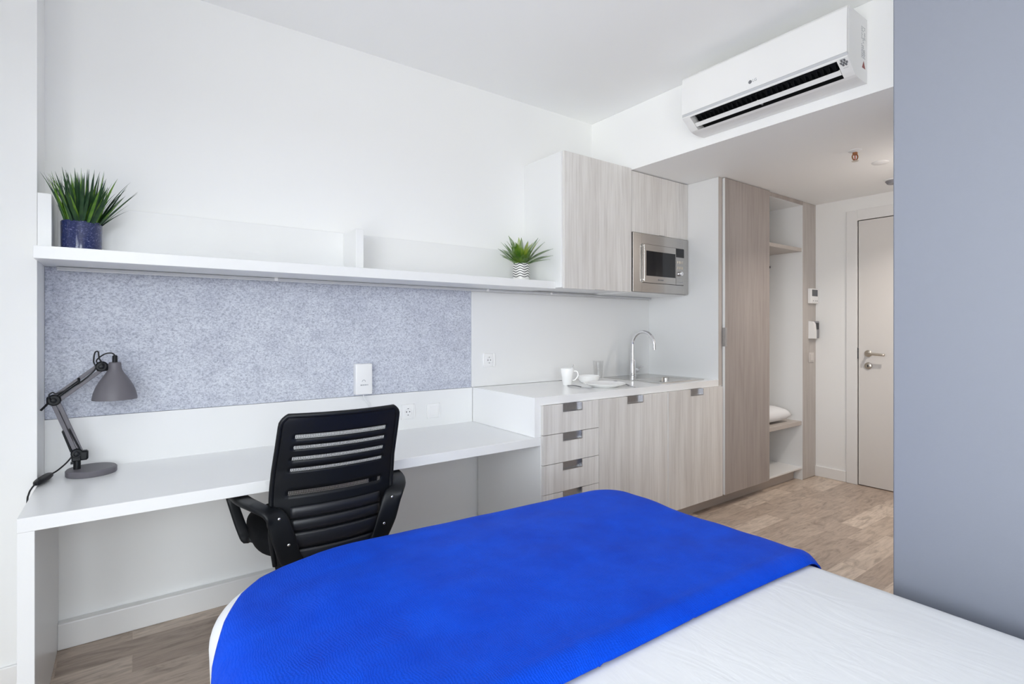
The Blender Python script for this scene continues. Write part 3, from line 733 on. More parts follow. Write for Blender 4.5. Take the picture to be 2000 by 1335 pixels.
for dz, xx in ((0.0115, 2.4975), (-0.026, 2.5375)):
    obj('fine_print', B(xx-0.0008, xx+0.003, ey-0.010, ey+0.010, 2.4215+dz*0.62, 2.4240+dz*0.62), 'ink_light', t)
# rating label on the end of the unit
ye = ay0-0.0006
b = BM()
rl_ = random.Random(3)
for i in range(17):
    z = 2.610-i*0.0085
    for c in range(3):
        if rl_.random() < 0.75:
            x = 2.640+c*0.014; box(b, x, x+rl_.uniform(0.006, 0.012), ye, ay0, z, z+rl_.uniform(0.003, 0.006))
obj('rating_label', b, 'ink_light', t)
b = BM(); v = [b.verts.new(p) for p in ((2.645, ye, 2.430), (2.680, ye, 2.430), (2.662, ye, 2.462))]; w3 = [b.verts.new(p) for p in ((2.645, ay0, 2.430), (2.680, ay0, 2.430), (2.662, ay0, 2.462))]
b.faces.new(v); b.faces.new(w3[::-1])
for i in range(3): b.faces.new((v[i], v[(i+1) % 3], w3[(i+1) % 3], w3[i]))
obj('warning_triangle', b, 'red_ink', t)

# ------------------------------------------------------------------ corridor ceiling fittings
t = thing('sprinkler', 'small copper sprinkler head hanging from the corridor ceiling', 'sprinkler', (3.49, 1.33, ZS))
sxp, syp = 3.49, 1.33
b = BM(); lathe(b, [(0.036, ZS), (0.036, ZS-0.003), (0.022, ZS-0.010), (0.014, ZS-0.012), (0.0, ZS-0.012)], (sxp, syp, 0), 28); obj('rosette', b, 'plastic_white', t, smooth=True, ang=40)
b = BM(); lathe(b, [(0.013, ZS-0.012), (0.013, ZS-0.026), (0.009, ZS-0.028), (0, ZS-0.028)], (sxp, syp, 0), 20)
for s in (-1, 1): tube(b, smooth_path([(sxp+s*0.010, syp-s*0.006, ZS-0.024), (sxp+s*0.015, syp-s*0.009, ZS-0.036), (sxp+s*0.010, syp-s*0.006, ZS-0.052), (sxp, syp, ZS-0.060)], 4), 0.0036, 8)
obj('frame_arms', b, 'brass', t, smooth=True, ang=40)
b = BM(); lathe(b, [(0.0, ZS-0.028), (0.003, ZS-0.03), (0.0035, ZS-0.052), (0, ZS-0.056)], (sxp, syp, 0), 12); obj('bulb', b, mat('red_glass_bulb', (0.6, 0.12, 0.08), 0.15), t, smooth=True)
b = BM(); lathe(b, [(0.0, ZS-0.060), (0.018, ZS-0.062), (0.018, ZS-0.064), (0, ZS-0.065)], (sxp, syp, 0), 20); obj('deflector', b, 'warm_steel', t, smooth=True, ang=40)
t = thing('ceiling_sensor', 'flat white round sensor in the corridor ceiling behind the sprinkler', 'sensor', (3.868, 1.33, ZS))
b = BM(); lathe(b, [(0.046, ZS), (0.046, ZS-0.003), (0.040, ZS-0.007), (0.0, ZS-0.008)], (3.868, 1.33, 0), 32); obj('cover', b, 'plastic_white', t, smooth=True, ang=40)
t = thing('smoke_detector', 'grey domed smoke detector on the corridor ceiling near the door', 'smoke detector', (4.39, 1.43, ZS))
b = BM(); lathe(b, [(0.055, ZS), (0.055, ZS-0.006), (0.05, ZS-0.008)], (4.39, 1.43, 0), 32); obj('base_ring', b, 'plastic_white', t, smooth=True, ang=40)
b = BM(); lathe(b, [(0.046, ZS-0.008), (0.046, ZS-0.014), (0.034, ZS-0.030), (0.0, ZS-0.034)], (4.39, 1.43, 0), 32); obj('dome', b, 'grey_dev', t, smooth=True, ang=40)

# a recessed warm downlight in the part of the corridor ceiling hidden by the grey wall
for i, (x, y) in enumerate(((3.95, 1.06),)):
    t = thing('downlight', 'round recessed ceiling downlight in the corridor by the entrance door', 'downlight', (x, y, ZS))
    b = BM(); lathe(b, [(0.052, ZS), (0.052, ZS-0.004), (0.040, ZS-0.006), (0.036, ZS-0.001)], (x, y, 0), 32); obj('trim_ring', b, 'plastic_white', t, smooth=True, ang=40)
    lp = bpy.data.lights.new('downlight_lamp', 'AREA'); lp.shape = 'DISK'; lp.size = 0.07; lp.energy = 15; lp.color = (1.0, 0.91, 0.82); lp.spread = 2.3
    lo = bpy.data.objects.new('downlight_lamp', lp); C.objects.link(lo); lo.parent = t; lo.location = (0, 0, -0.008)

# ------------------------------------------------------------------ dishes and cutlery
ZT = 0.9045
t = thing('mug', 'tall white flared mug on the worktop with a spoon in it', 'mug', (2.226, 2.477, ZT))
b = BM(); lathe(b, [(0.0, ZT), (0.026, ZT), (0.028, ZT+0.004), (0.034, ZT+0.05), (0.044, ZT+0.104), (0.0435, ZT+0.106), (0.0415, ZT+0.104), (0.032, ZT+0.05), (0.026, ZT+0.008), (0, ZT+0.007)], (2.226, 2.477, 0), 36)
obj('cup', b, 'ceramic', t, smooth=True, ang=50)
hd = Vector((0.80, -0.6, 0)); c0 = Vector((2.226, 2.477, ZT))
b = BM(); tube(b, smooth_path([c0+hd*0.040+Vector((0, 0, 0.088)), c0+hd*0.062+Vector((0, 0, 0.086)), c0+hd*0.068+Vector((0, 0, 0.062)), c0+hd*0.052+Vector((0, 0, 0.036)), c0+hd*0.033+Vector((0, 0, 0.030))], 5), 0.0045, 10)
obj('handle', b, 'ceramic', t, smooth=True)
b = BM(); tube(b, [(2.216, 2.488, ZT+0.014), (2.2445, 2.457, ZT+0.10), (2.254, 2.447, ZT+0.130)], [0.002, 0.0022, 0.003], 8)
tag(obj('teaspoon', b, 'chrome', smooth=True), 'steel teaspoon standing in the white mug', 'spoon')
b = BM(); lathe(b, [(0.0, ZT), (0.050, ZT), (0.057, ZT+0.004), (0.068, ZT+0.022), (0.072, ZT+0.045), (0.0705, ZT+0.0465), (0.066, ZT+0.024), (0.054, ZT+0.009), (0, ZT+0.008)], (2.448, 2.512, 0), 40)
tag(obj('bowl', b, 'ceramic', smooth=True, ang=50), 'small white bowl behind the dinner plate', 'bowl')
b = BM(); lathe(b, [(0.0, ZT), (0.075, ZT), (0.080, ZT+0.003), (0.125, ZT+0.019), (0.130, ZT+0.0215), (0.1285, ZT+0.0235), (0.122, ZT+0.021), (0.082, ZT+0.008), (0, ZT+0.006)], (2.354, 2.278, 0), 48)
tag(obj('dinner_plate', b, 'ceramic', smooth=True, ang=50), 'large round white plate at the worktop edge', 'plate')
b = BM(); lathe(b, [(0.0, ZT), (0.026, ZT), (0.028, ZT+0.004), (0.036, ZT+0.13), (0.0355, ZT+0.131), (0.0345, ZT+0.13), (0.0265, ZT+0.012), (0, ZT+0.010)], (2.65, 2.625, 0), 36)
tag(obj('drinking_glass', b, 'glass', smooth=True, ang=50), 'clear tumbler between the bowl and the sink', 'glass')
def cutlery(name, label, cat, a, d, L_, kind):
    t = thing(name, label, cat, (a[0], a[1], ZT)); d = Vector((d[0], d[1], 0)).normalized(); s = Vector((-d.y, d.x, 0)); a = Vector((a[0], a[1], ZT+0.003))
    b = BM(); n = 6; pts = [a+d*(L_*0.55*i/(n-1))+Vector((0, 0, 0.004*math.sin(PI*i/(n-1)))) for i in range(n)]
    strap(b, pts, [s]*n, [0.016, 0.017, 0.015, 0.012, 0.009, 0.008], [0.005]*n, 12); obj('handle', b, 'cutlery_steel', t, smooth=True, ang=50)
    e = pts[-1]
    if kind == 'knife':
        b = BM(); strap(b, [e+d*(L_*0.45*i/4) for i in range(5)], [s]*5, [0.010, 0.018, 0.019, 0.017, 0.005], [0.002]*5, 10); obj('blade', b, 'chrome', t, smooth=True, ang=50)
    elif kind == 'fork':
        b = BM(); strap(b, [e, e+d*0.03, e+d*0.04], [s]*3, [0.008, 0.018, 0.022], [0.002]*3, 10)
        for k in range(4): tube(b, [e+d*0.038+s*(k-1.5)*0.006, e+d*0.085+s*(k-1.5)*0.006+Vector((0, 0, 0.002))], 0.0014, 6)
        obj('tines', b, 'chrome', t, smooth=True, ang=50)
    else:
        b = BM(); strap(b, [e+d*(0.06*i/5) for i in range(6)], [s]*6, [0.008, 0.022, 0.032, 0.034, 0.028, 0.008], [0.002, 0.003, 0.004, 0.004, 0.003, 0.002], 12); obj('spoon_bowl', b, 'chrome', t, smooth=True, ang=50)
cutlery('fork', 'steel fork lying between the mug and the plate', 'fork', (2.195, 2.435), (0.10, -1), 0.195, 'fork')
cutlery('table_knife', 'steel table knife lying on the sink side of the plate', 'knife', (2.547, 2.318), (-0.40, -1), 0.20, 'knife')
cutlery('tablespoon', 'steel spoon lying behind the plate towards the sink', 'spoon', (2.640, 2.462), (-0.55, -0.8), 0.17, 'spoon')

# ------------------------------------------------------------------ desk lamp
lx0, ly0, lz0 = -0.128, 2.616, 0.6975
t = thing('desk_lamp', 'grey jointed desk lamp at the wall end of the white desk', 'lamp', (lx0, ly0, lz0))
b = BM(); lathe(b, [(0.078, lz0), (0.080, lz0+0.003), (0.080, lz0+0.019), (0.076, lz0+0.0235), (0.0, lz0+0.024)], (lx0, ly0, 0), 48); obj('base', b, 'lamp_grey', t, smooth=True, ang=40)
P0 = Vector((-0.172, ly0, lz0+0.022)); P1 = Vector((-0.172, ly0, 0.782)); P2 = Vector((-0.238, ly0-0.005, 0.992)); P3 = Vector((-0.097, ly0-0.01, 1.113))
b = BM(); tube(b, [P0, P0+Vector((0, 0, 0.045))], 0.0115, 16); box(b, P0.x-0.019, P0.x-0.008, ly0-0.006, ly0+0.006, P0.z+0.022, P0.z+0.031); obj('stem', b, 'black', t, smooth=True, ang=40)
def joint(c, r, w, extra=None):
    b = BM(); lathe(b, [(r*0.8, -w/2), (r, -w/2+0.004), (r, w/2-0.004), (r*0.8, w/2)], c, 20, 'Y')
    lathe(b, [(0.008, w/2), (0.009, w/2+0.012), (0.006, w/2+0.014)], c, 12, 'Y'); lathe(b, [(0.006, -w/2-0.014), (0.009, -w/2-0.012), (0.008, -w/2)], c, 12, 'Y')
    if extra: extra(b)
    return obj('joint', b, 'black', t, smooth=True, ang=40)
j1 = joint(P1, 0.019, 0.030, lambda b: (box(b, P1.x-0.016, P1.x+0.014, ly0-0.013, ly0+0.013, P1.z-0.03, P1.z+0.012, bev=0.003), box(b, P1.x+0.008, P1.x+0.034, ly0-0.016, ly0+0.016, P1.z-0.028, P1.z+0.008, bev=0.005)))
def arms(A, Bp, off, r=0.0062):
    dq = (Bp-A).normalized(); s = Vector((0, 1, 0)).cross(dq).normalized()
    for k in (-1, 1):
        b = BM(); strap(b, [A+s*off*k, A+s*off*k+(Bp-A)*0.5, Bp+s*off*k], [(0, 1, 0)]*3, [0.014]*3, [0.0135]*3, 12, 6)
        o = obj('arm', b, 'lamp_grey', t, smooth=True, ang=40)
    return dq, s
dq, s1 = arms(P1+Vector((0.004, 0, 0.005)), P2, 0.0074)
for k in (-1, 1):       # springs beside the lower arm
    A = P1+dq*0.012+s1*0.0130*k+Vector((0, -0.004, 0)); E_ = A+dq*0.085-s1*0.003*k
    b = BM(); n = 180; pts = []
    tube(b, [A, E_], 0.0042, 10); tube(b, [E_-Vector((0.0, 0.010, 0)), E_+Vector((0, 0.010, 0))], 0.0035, 8); obj('spring', b, 'black', t, smooth=True, ang=40)
j2 = joint(P2, 0.021, 0.030, lambda b: (box(b, P2.x-0.022, P2.x+0.016, P2.y-0.012, P2.y+0.012, P2.z-0.016, P2.z+0.014, bev=0.004), tube(b, [P2+Vector((-0.016, -0.004, -0.01)), P2+Vector((-0.036, -0.02, -0.034))], 0.004, 8)))
dq2, s2 = arms(P2+Vector((0.006, 0, 0.004)), P3, 0.0105)
A = P2+dq2*0.020-s2*0.002+Vector((0, -0.008, 0)); b = BM(); tube(b, [A, A+dq2*0.075], 0.0058, 10); E_ = A+dq2*0.075; tube(b, [E_+s2*0.004, E_-s2*0.012+dq2*0.012], 0.004, 8); obj('spring', b, 'black', t, smooth=True, ang=40)
j3 = joint(P3, 0.020, 0.032, lambda b: (box(b, P3.x-0.016, P3.x+0.020, P3.y-0.013, P3.y+0.013, P3.z-0.018, P3.z+0.012, bev=0.004), tube(b, [P3+Vector((0.010, 0, -0.004)), P3+Vector((0.036, 0.0, -0.024))], 0.006, 8)))
sc = Vector((-0.0555, ly0-0.012, 0)); zr = 0.982
b = BM(); outer = [(0.0, 0.146), (0.0170, 0.146), (0.0195, 0.1445), (0.0205, 0.141), (0.0212, 0.126), (0.0240, 0.114), (0.0300, 0.103), (0.0405, 0.087), (0.0515, 0.069), (0.0610, 0.050), (0.0690, 0.027), (0.0728, 0.008), (0.0735, 0.0)]
prof = [(r, zr+z) for r, z in outer]+[(r-0.0015, zr+z) for r, z in outer[:4:-1]]+[(0.0, zr+0.118)]
lathe(b, prof, (sc.x, sc.y, 0), 48); sh = obj('lamp_shade', b, 'lamp_grey', t, smooth=True, ang=50)
b = BM(); lathe(b, [(0.0, zr+0.116), (0.013, zr+0.116), (0.014, zr+0.088), (0.020, zr+0.066), (0.021, zr+0.052), (0.014, zr+0.036), (0, zr+0.030)], (sc.x, sc.y, 0), 24); obj('bulb', b, 'ceramic', sh, smooth=True)
b = BM(); lathe(b, [(0.009, zr+0.146), (0.0085, zr+0.170), (0.005, zr+0.174), (0, zr+0.1745)], (sc.x, sc.y, 0), 16); obj('cord_grip', b, 'black', sh, smooth=True, ang=40)
b = BM()
top = Vector((sc.x, sc.y, zr+0.172))
tube(b, smooth_path([top, top+Vector((-0.010, 0, 0.010)), top+Vector((-0.034, 0, 0.006)), top+Vector((-0.058, 0, -0.020)), P3+Vector((0.008, -0.016, 0.004)), P3+Vector((-0.006, -0.02, 0.03)), P3+Vector((-0.010, -0.02, 0.058)), P3+Vector((-0.020, -0.018, 0.054)), P3+Vector((-0.024, -0.015, 0.02)), P3+Vector((-0.020, -0.012, -0.012)), P2+(P3-P2)*0.45+Vector((0.002, -0.009, 0.0)), P2+Vector((0.012, -0.018, 0.026)), P2+Vector((-0.004, -0.018, 0.030)), P2+Vector((-0.012, -0.018, 0.01)), P2+(P1-P2)*0.3+Vector((0, 0.010, 0)), P2+(P1-P2)*0.8+Vector((0, 0.012, 0)), P1+Vector((-0.016, -0.012, -0.012))], 5), 0.0026, 8)
pts = smooth_path([P1+Vector((-0.016, -0.012, -0.012)), (-0.205, 2.606, 0.748), (-0.232, 2.616, 0.722), (-0.252, 2.626, 0.710)], 6)
tube(b, pts, 0.0028, 8)
tube(b, smooth_path([(-0.278, 2.490, 0.711), (-0.283, 2.455, 0.706), (-0.2865, 2.42, 0.695), (-0.2875, 2.395, 0.66), (-0.287, 2.385, 0.45), (-0.290, 2.40, 0.02)], 6), 0.0028, 8)
obj('cord', b, 'cable', t, smooth=True)
b = BM(); A, E_ = Vector((-0.250, 2.628, 0.711)), Vector((-0.277, 2.488, 0.712)); dd_ = E_-A
strap(b, [A, A+dd_*0.08, A+dd_*0.3, A+dd_*0.7, A+dd_*0.92, E_], [(1, 0.2, 0)]*6, [0.012, 0.024, 0.029, 0.029, 0.022, 0.012], [0.012, 0.018, 0.020, 0.020, 0.018, 0.012], 14)
obj('cord_switch', b, 'black', t, smooth=True, ang=50)

# ------------------------------------------------------------------ pot plants
def blade(bm, base, az, length, lean, curl, width, n=9):
    d = Vector((math.cos(az), math.sin(az), 0)); s = Vector((-d.y, d.x, 0)); p = Vector(base); a = lean; rows = []
    for i in range(n):
        f = i/(n-1); w = width*(0.55+0.9*f if f < 0.35 else 0.865*(1-((f-0.35)/0.65)**1.5)+0.02)
        dirv = d*math.sin(a)+Vector((0, 0, math.cos(a))); nn = s.cross(dirv)
        rows.append((p-s*w/2+nn*w*0.22, p.copy(), p+s*w/2+nn*w*0.22))
        p = p+dirv*(length/(n-1)); a += curl/(n-1)*(0.3+1.4*f)
    # leaves grow clear of the divider, the wall return and the panel behind
    if any(q.y > 2.715 or (q.x < -0.232 and q.z < 1.757 and q.y > 2.526) or (q.x < -0.272 and q.y > 2.528) for r in rows for q in r): return False
    rows = [[bm.verts.new(q) for q in r] for r in rows]
    for A, Bq in zip(rows, rows[1:]):
        bm.faces.new((A[0], A[1], Bq[1], Bq[0])); bm.faces.new((A[1], A[2], Bq[2], Bq[1]))
    return True
pcx, pcy, pz = -0.156, 2.585, 1.5495
t = thing('grass_plant', 'spiky green grass plant in a speckled navy pot on the shelf', 'plant', (pcx, pcy, pz))
b = BM(); lathe(b, [(0.0, pz), (0.055, pz), (0.057, pz+0.002), (0.0615, pz+0.006), (0.0625, pz+0.112), (0.0605, pz+0.1155), (0.058, pz+0.112), (0.057, pz+0.095), (0.0, pz+0.095)], (pcx, pcy, 0), 48)
obj('pot', b, 'navy_pot', t, smooth=True, ang=40)
b = BM(); lathe(b, [(0.0565, pz+0.0955), (0.0, pz+0.1015)], (pcx, pcy, 0), 24); obj('soil', b, 'soil', t)
R = random.Random(11)
bd, bl = BM(), BM()
for i in range(240):
    az = R.uniform(0, 2*PI); rr_ = 0.050*math.sqrt(R.random()); lean = 0.10+0.75*(rr_/0.05)*R.uniform(0.5, 1.0)
    # keep the leaves in front of the back panel
    if math.sin(az) > 0.3: lean *= 0.4
    ln = R.uniform(0.13, 0.225) if R.random() < 0.8 else R.uniform(0.07, 0.12)
    cu = R.uniform(0.05, 0.55) if math.sin(az) < 0.3 else 0.05
    if math.cos(az) < -0.5: ln = min(ln, 0.20); lean = min(lean, 0.42)
    if math.sin(az) > 0.0: az = -az if R.random() < 0.6 else az; lean = min(lean, 0.12) if math.sin(az) > 0 else lean; cu = min(cu, 0.02) if math.sin(az) > 0 else cu
    blade(bl if R.random() < 0.30 else bd, (pcx+rr_*math.cos(az), pcy+rr_*math.sin(az), pz+0.096), az+R.uniform(-0.3, 0.3), ln, lean, cu, R.uniform(0.007, 0.014))
obj('dark_leaves', bd, 'leaf_dark', t, smooth=True); obj('light_leaves', bl, 'leaf_light', t, smooth=True)
def frond(bm, base, az, length, lean, curl, wid, n=25):
    d = Vector((math.cos(az), math.sin(az), 0)); s = Vector((-d.y, d.x, 0)); p = Vector(base); a = lean
    prev = None
    for i in range(n):
        f = i/(n-1); dirv = d*math.sin(a)+Vector((0, 0, math.cos(a))); nn = s.cross(dirv)
        st = length/(n-1)
        q = p+dirv*st
        w = 0.0012
        bm.faces.new([bm.verts.new(x) for x in (p-s*w, p+s*w, q+s*w, q-s*w)])
        if i > 1:
            lw = wid*math.sin(PI*min(1, (f*0.92+0.10)))**0.8+0.002
            for k in (-1, 1):
                tip = p+s*k*lw+dirv*lw*0.55-nn*lw*0.18
                m1 = p+s*k*lw*0.45+dirv*(lw*0.10)+nn*0.001; m2 = p+s*k*lw*0.5+dirv*(lw*0.10+st*0.95)+nn*0.001
                bm.faces.new([bm.verts.new(x) for x in (p, m1, tip, m2)])
        p = q; a += curl/(n-1)
    return
fcx, fcy = 1.9435, 2.585
t = thing('fern_plant', 'small bushy fern in a white pot with black wavy lines', 'plant', (fcx, fcy, pz))
b = BM(); lathe(b, [(0.0, 0), (0.046, 0), (0.049, 0.003), (0.0525, 0.05), (0.0500, 0.110), (0.0480, 0.112), (0.046, 0.108), (0.045, 0.092), (0.0, 0.092)], (0, 0, 0), 44)
for v in b.verts: v.co += Vector((fcx, fcy, pz))
obj('pot', b, 'zig_pot', t, smooth=True, ang=40)
b = BM(); lathe(b, [(0.0445, pz+0.0925), (0.0, pz+0.098)], (fcx, fcy, 0), 24); obj('soil', b, 'soil', t)
R = random.Random(5); bd, bl = BM(), BM()
for i in range(46):
    az = 2*PI*i/46*3.0+R.uniform(-0.3, 0.3); inner = i % 3
    lean = (0.12, 0.5, 0.95)[inner]+R.uniform(-0.1, 0.15); ln = R.uniform(0.13, 0.19) if inner else R.uniform(0.12, 0.17)
    if math.sin(az) > 0.35: lean *= 0.45
    if math.cos(az) > 0.7 and math.sin(az) > -0.3: ln = min(ln, 0.13)
    frond(bl if (inner == 0 and R.random() < 0.7) or R.random() < 0.12 else bd, (fcx+0.018*math.cos(az), fcy+0.018*math.sin(az), pz+0.094), az, ln, lean, R.uniform(0.1, 0.5), R.uniform(0.017, 0.024))
for az, ln, le in ((-2.75, 0.215, 0.55), (-2.9, 0.19, 0.95), (-2.5, 0.20, 1.15), (-0.75, 0.19, 0.85), (-1.0, 0.22, 0.95), (-0.9, 0.18, 1.2)):
    frond(bd, (fcx, fcy, pz+0.095), az, ln, le, 0.35, 0.022)
obj('fronds', bd, 'fern', t, smooth=True); obj('young_fronds', bl, 'fern_light', t, smooth=True)

# ------------------------------------------------------------------ bed
BX0, BX1, BY0, BY1 = 0.146, 1.660, -0.62, 1.626
BZ = 0.578
t = thing('bed', 'double bed with mattress, its foot towards the desk', 'bed', ((BX0+BX1)/2, 0.5, 0))
obj('mattress', B(BX0+0.14, BX1-0.14, BY0+0.14, BY1-0.16, 0.30, 0.50, bev=0.04, seg=3), 'mattress', t, smooth=True, ang=50)
obj('base', B(BX0+0.14, BX1-0.14, BY0+0.14, BY1-0.16, 0.10, 0.298, bev=0.01), 'bed_base', t)
for x in (BX0+0.20, BX1-0.20):
    for y in (BY0+0.20, BY1-0.22):
        b = BM(); lathe(b, [(0.022, 0), (0.028, 0.10)], (x, y, 0), 16); obj('leg', b, 'black', t)
def rrp(u, v, a, bb, r):
    px, py = a*u, bb*v; qx = max(-(a-r), min(a-r, px)); qy = max(-(bb-r), min(bb-r, py)); dx, dy = px-qx, py-qy; l = math.hypot(dx, dy)
    return (px, py) if l < 1e-9 else (qx+dx/l*r, qy+dy/l*r)
def duvet_point(u, v, off=0.0, zbot=0.20):
    """u,v in -1..1: top, rounded shoulder and hanging side of the duvet; off pushes outwards"""
    rho = max(abs(u), abs(v)); a, bb = (BX1-BX0)/2, (BY1-BY0)/2; cx_, cy_ = (BX0+BX1)/2, (BY0+BY1)/2
    ub, vb = (u/rho, v/rho) if rho > 1e-9 else (0, 0)
    fr = 0.085; rt = 0.76; rs = 0.90
    cr = 0.09+0.12*max(0, min(1, 0.5-0.5*ub))*max(0, min(1, 0.5+0.5*vb))   # foot corner by the window is rounder
    if rho <= rt:
        k = rho/rt; x, y = rrp(ub, vb, (a-fr), (bb-fr), max(cr-fr*0.3, 0.03)); x *= k; y *= k; z = BZ+off
        fall = max(0, (k-0.80)/0.20); z -= 0.004*fall
        nz = 0.010*noise.noise(Vector(((x+cx_)*1.8, (y+cy_)*1.8, 0.3)))*min(1, (1-k)*4)
        z += nz
    else:
        if rho <= rs: q = (rho-rt)/(rs-rt)*PI/2; o = fr*math.sin(q); z = BZ-0.004*math.cos(q)-fr*(1-math.cos(q))+off*math.cos(q); ro = off*math.sin(q)
        else: q = (rho-rs)/(1-rs); o = fr; z = BZ-fr-(BZ-fr-zbot)*q; ro = off
        x, y = rrp(ub, vb, a-fr+o+ro, bb-fr+o+ro, max(cr-fr*0.3+(o+ro)*1.0, 0.03))
        if rho > rt:
            fq = (rho-rt)/(1-rt); th = math.atan2(vb, ub)
            wv = 0.010*fq*math.sin(th*14+1.3)*min(1, max(0, (rho-rs)/(1-rs))*1.5+0.15)
            x += wv*ub; y += wv*vb
    wy = cy_+y
    wy -= (0.034+0.036*max(0.0, min(1.0, (wy-0.74)/0.85)))*x      # the bed stands very slightly askew
    return Vector((cx_+x, wy, z))
def axis(n):
    o = []
    for i in range(-n, n+1): o.append(i/n)
    return o
def duvet_mesh(bm, n, offf):
    ax = axis(n); g = []
    for u in ax:
        row = []
        for v in ax:
            p = duvet_point(u, v); o = offf(p)
            row.append(bm.verts.new(duvet_point(u, v, o)))
        g.append(row)
    for i in range(len(ax)-1):
        for j in range(len(ax)-1): bm.faces.new((g[i][j], g[i+1][j], g[i+1][j+1], g[i][j+1]))
b = BM(); duvet_mesh(b, 70, lambda p: 0.0)
o = obj('duvet', b, 'sheet', smooth=True); tag(o, 'smooth white duvet covering the bed', 'duvet')
sm = o.modifiers.new('thickness', 'SOLIDIFY'); sm.thickness = 0.012; sm.offset = -1
YB = 0.742
b = BM()
def boff(p):
    py_ = p.y+0.034*(p.x-(BX0+BX1)/2); f = 1-math.exp(-max(py_-YB, 0)/0.022)
    wr = 0.006*noise.noise(Vector((p.x*2.2, p.y*5.0, 1.0)))+0.003*noise.noise(Vector((p.x*6, p.y*9, 4.0)))
    ed = max(0.0, min(1.0, (p.x-BX0-0.06)/0.25))*max(0.0, min(1.0, (math.hypot(p.x-0.2, p.y-1.6)-0.12)/0.25)); ed = ed*ed*(3-2*ed)
    return 0.004+(0.004+0.018*ed+wr*(0.3+0.7*ed))*f+0.007*ed*math.exp(-((py_-YB-0.035)/0.022)**2)
duvet_mesh(b, 110, boff)
def cut(co, no): bmesh.ops.bisect_plane(b, geom=b.verts[:]+b.edges[:]+b.faces[:], plane_co=co, plane_no=no, clear_inner=True)
cut(((BX0+BX1)/2, YB, 0), (0.034, 1, 0)); cut((0, 0, 0.34), (0, 0, 1))
hem = [(0.122, 1.16), (0.144, 1.30), (0.177, 1.395), (0.226, 1.488), (0.280, 1.550), (0.350, 1.588), (0.450, 1.622), (0.60, 1.66)]
for (x0_, y0_), (x1_, y1_) in zip(hem, hem[1:]):     # the hem stays a little inside the rounded foot corner
    cut((x0_, y0_, 0), (y1_-y0_, -(x1_-x0_), 0))
bmesh.ops.remove_doubles(b, verts=b.verts, dist=0.0008)
o = obj('blanket', b, 'blanket', smooth=True); tag(o, 'royal blue crinkled blanket spread across the foot of the bed', 'blanket')
sm = o.modifiers.new('thickness', 'SOLIDIFY'); sm.thickness = 0.005; sm.offset = 1

# ------------------------------------------------------------------ office chair (local frame: faces +Y)
CX, CY = 0.622, 2.225
t = thing('office_chair', 'black mesh-back office chair with arms pushed up to the desk', 'chair', (CX, CY, 0))
def YB_(z):      # rear profile of the backrest
    pts = [(0.36, -0.215), (0.45, -0.228), (0.56, -0.240), (0.66, -0.246), (0.76, -0.270), (0.86, -0.312), (0.962, -0.352)]
    for (z0_, y0_), (z1_, y1_) in zip(pts, pts[1:]):
        if z <= z1_: f = (z-z0_)/(z1_-z0_); return y0_+(y1_-y0_)*f
    return pts[-1][1]
def HW(z):
    w = 0.212+0.012*max(0, min(1, (0.95-z)/0.25))-0.05*max(0, (0.52-z))/0.16*0.5
    if z > 0.93: w -= 0.022*((z-0.93)/0.032)**2
    return w
def back_pt(s, z, off=0.0):
    return Vector((s*HW(z), YB_(z)+0.034*s*s-0.01+off, z))
slits = [(0.885, 0.0082), (0.8445, 0.0072), (0.8025, 0.0074), (0.759, 0.0066), (0.6715, 0.0090)]
zs = set([0.36+0.012*i for i in range(int((0.956-0.36)/0.012)+1)]+[0.945, 0.953, 0.958, 0.962])
for z, h in slits:
    zs = {q for q in zs if abs(q-z) > h+0.004}; zs |= {z-h, z, z+h}
zs = sorted(zs); ns = 34
b = BM(); g = [[b.verts.new(back_pt(-1+2*i/ns, z)) for i in range(ns+1)] for z in zs]
for k in range(len(zs)-1):
    zm = (zs[k]+zs[k+1])/2
    for i in range(ns):
        xm = abs(-1+2*(i+0.5)/ns)
        if xm < 0.78 and any(abs(zm-z) < h for z, h in slits): continue
        b.faces.new((g[k][i], g[k][i+1], g[k+1][i+1], g[k+1][i]))
o = obj('backrest', b, 'black', t, smooth=True, ang=60, local=True)
sm = o.modifiers.new('thickness', 'SOLIDIFY'); sm.thickness = 0.004; sm.offset = 0
back = o
b = BM()      # frame tube round the edge
loop = [back_pt(-1, z) for z in zs if z > 0.40]+[back_pt(-1+2*i/12, 0.962) for i in range(1, 12)]+[back_pt(1, z) for z in reversed(zs) if z > 0.40]
tube(b, loop, 0.0085, 10); obj('back_frame', b, 'black', t, smooth=True, local=True)
for z, h in slits:      # netting in each slit
    b = BM(); nn_ = 62
    for d_ in (-1, 1):
        for i in range(nn_):
            s0 = -0.78+1.56*i/nn_; s1_ = s0+d_*0.022
            p, q = back_pt(s0, z-h-0.002), back_pt(max(-0.79, min(0.79, s1_)), z+h+0.002); wv = Vector((0.00055, 0, 0))
            b.faces.new([b.verts.new(x) for x in (p-wv, p+wv, q+wv, q-wv)])
    for f in (-0.56, -0.18, 0.18, 0.56):
        pr = None
        for i in range(13):
            x = -0.78+1.56*i/12; cur = [b.verts.new(back_pt(x, z+f*h*2+e2)) for e2 in (-0.0005, 0.0005)]
            if pr: b.faces.new((pr[0], cur[0], cur[1], pr[1]))
            pr = cur
    obj('netting', b, 'black', back, local=True)
M['slat'] = mat('satin_black_plastic', (0.009, 0.010, 0.014), 0.40)
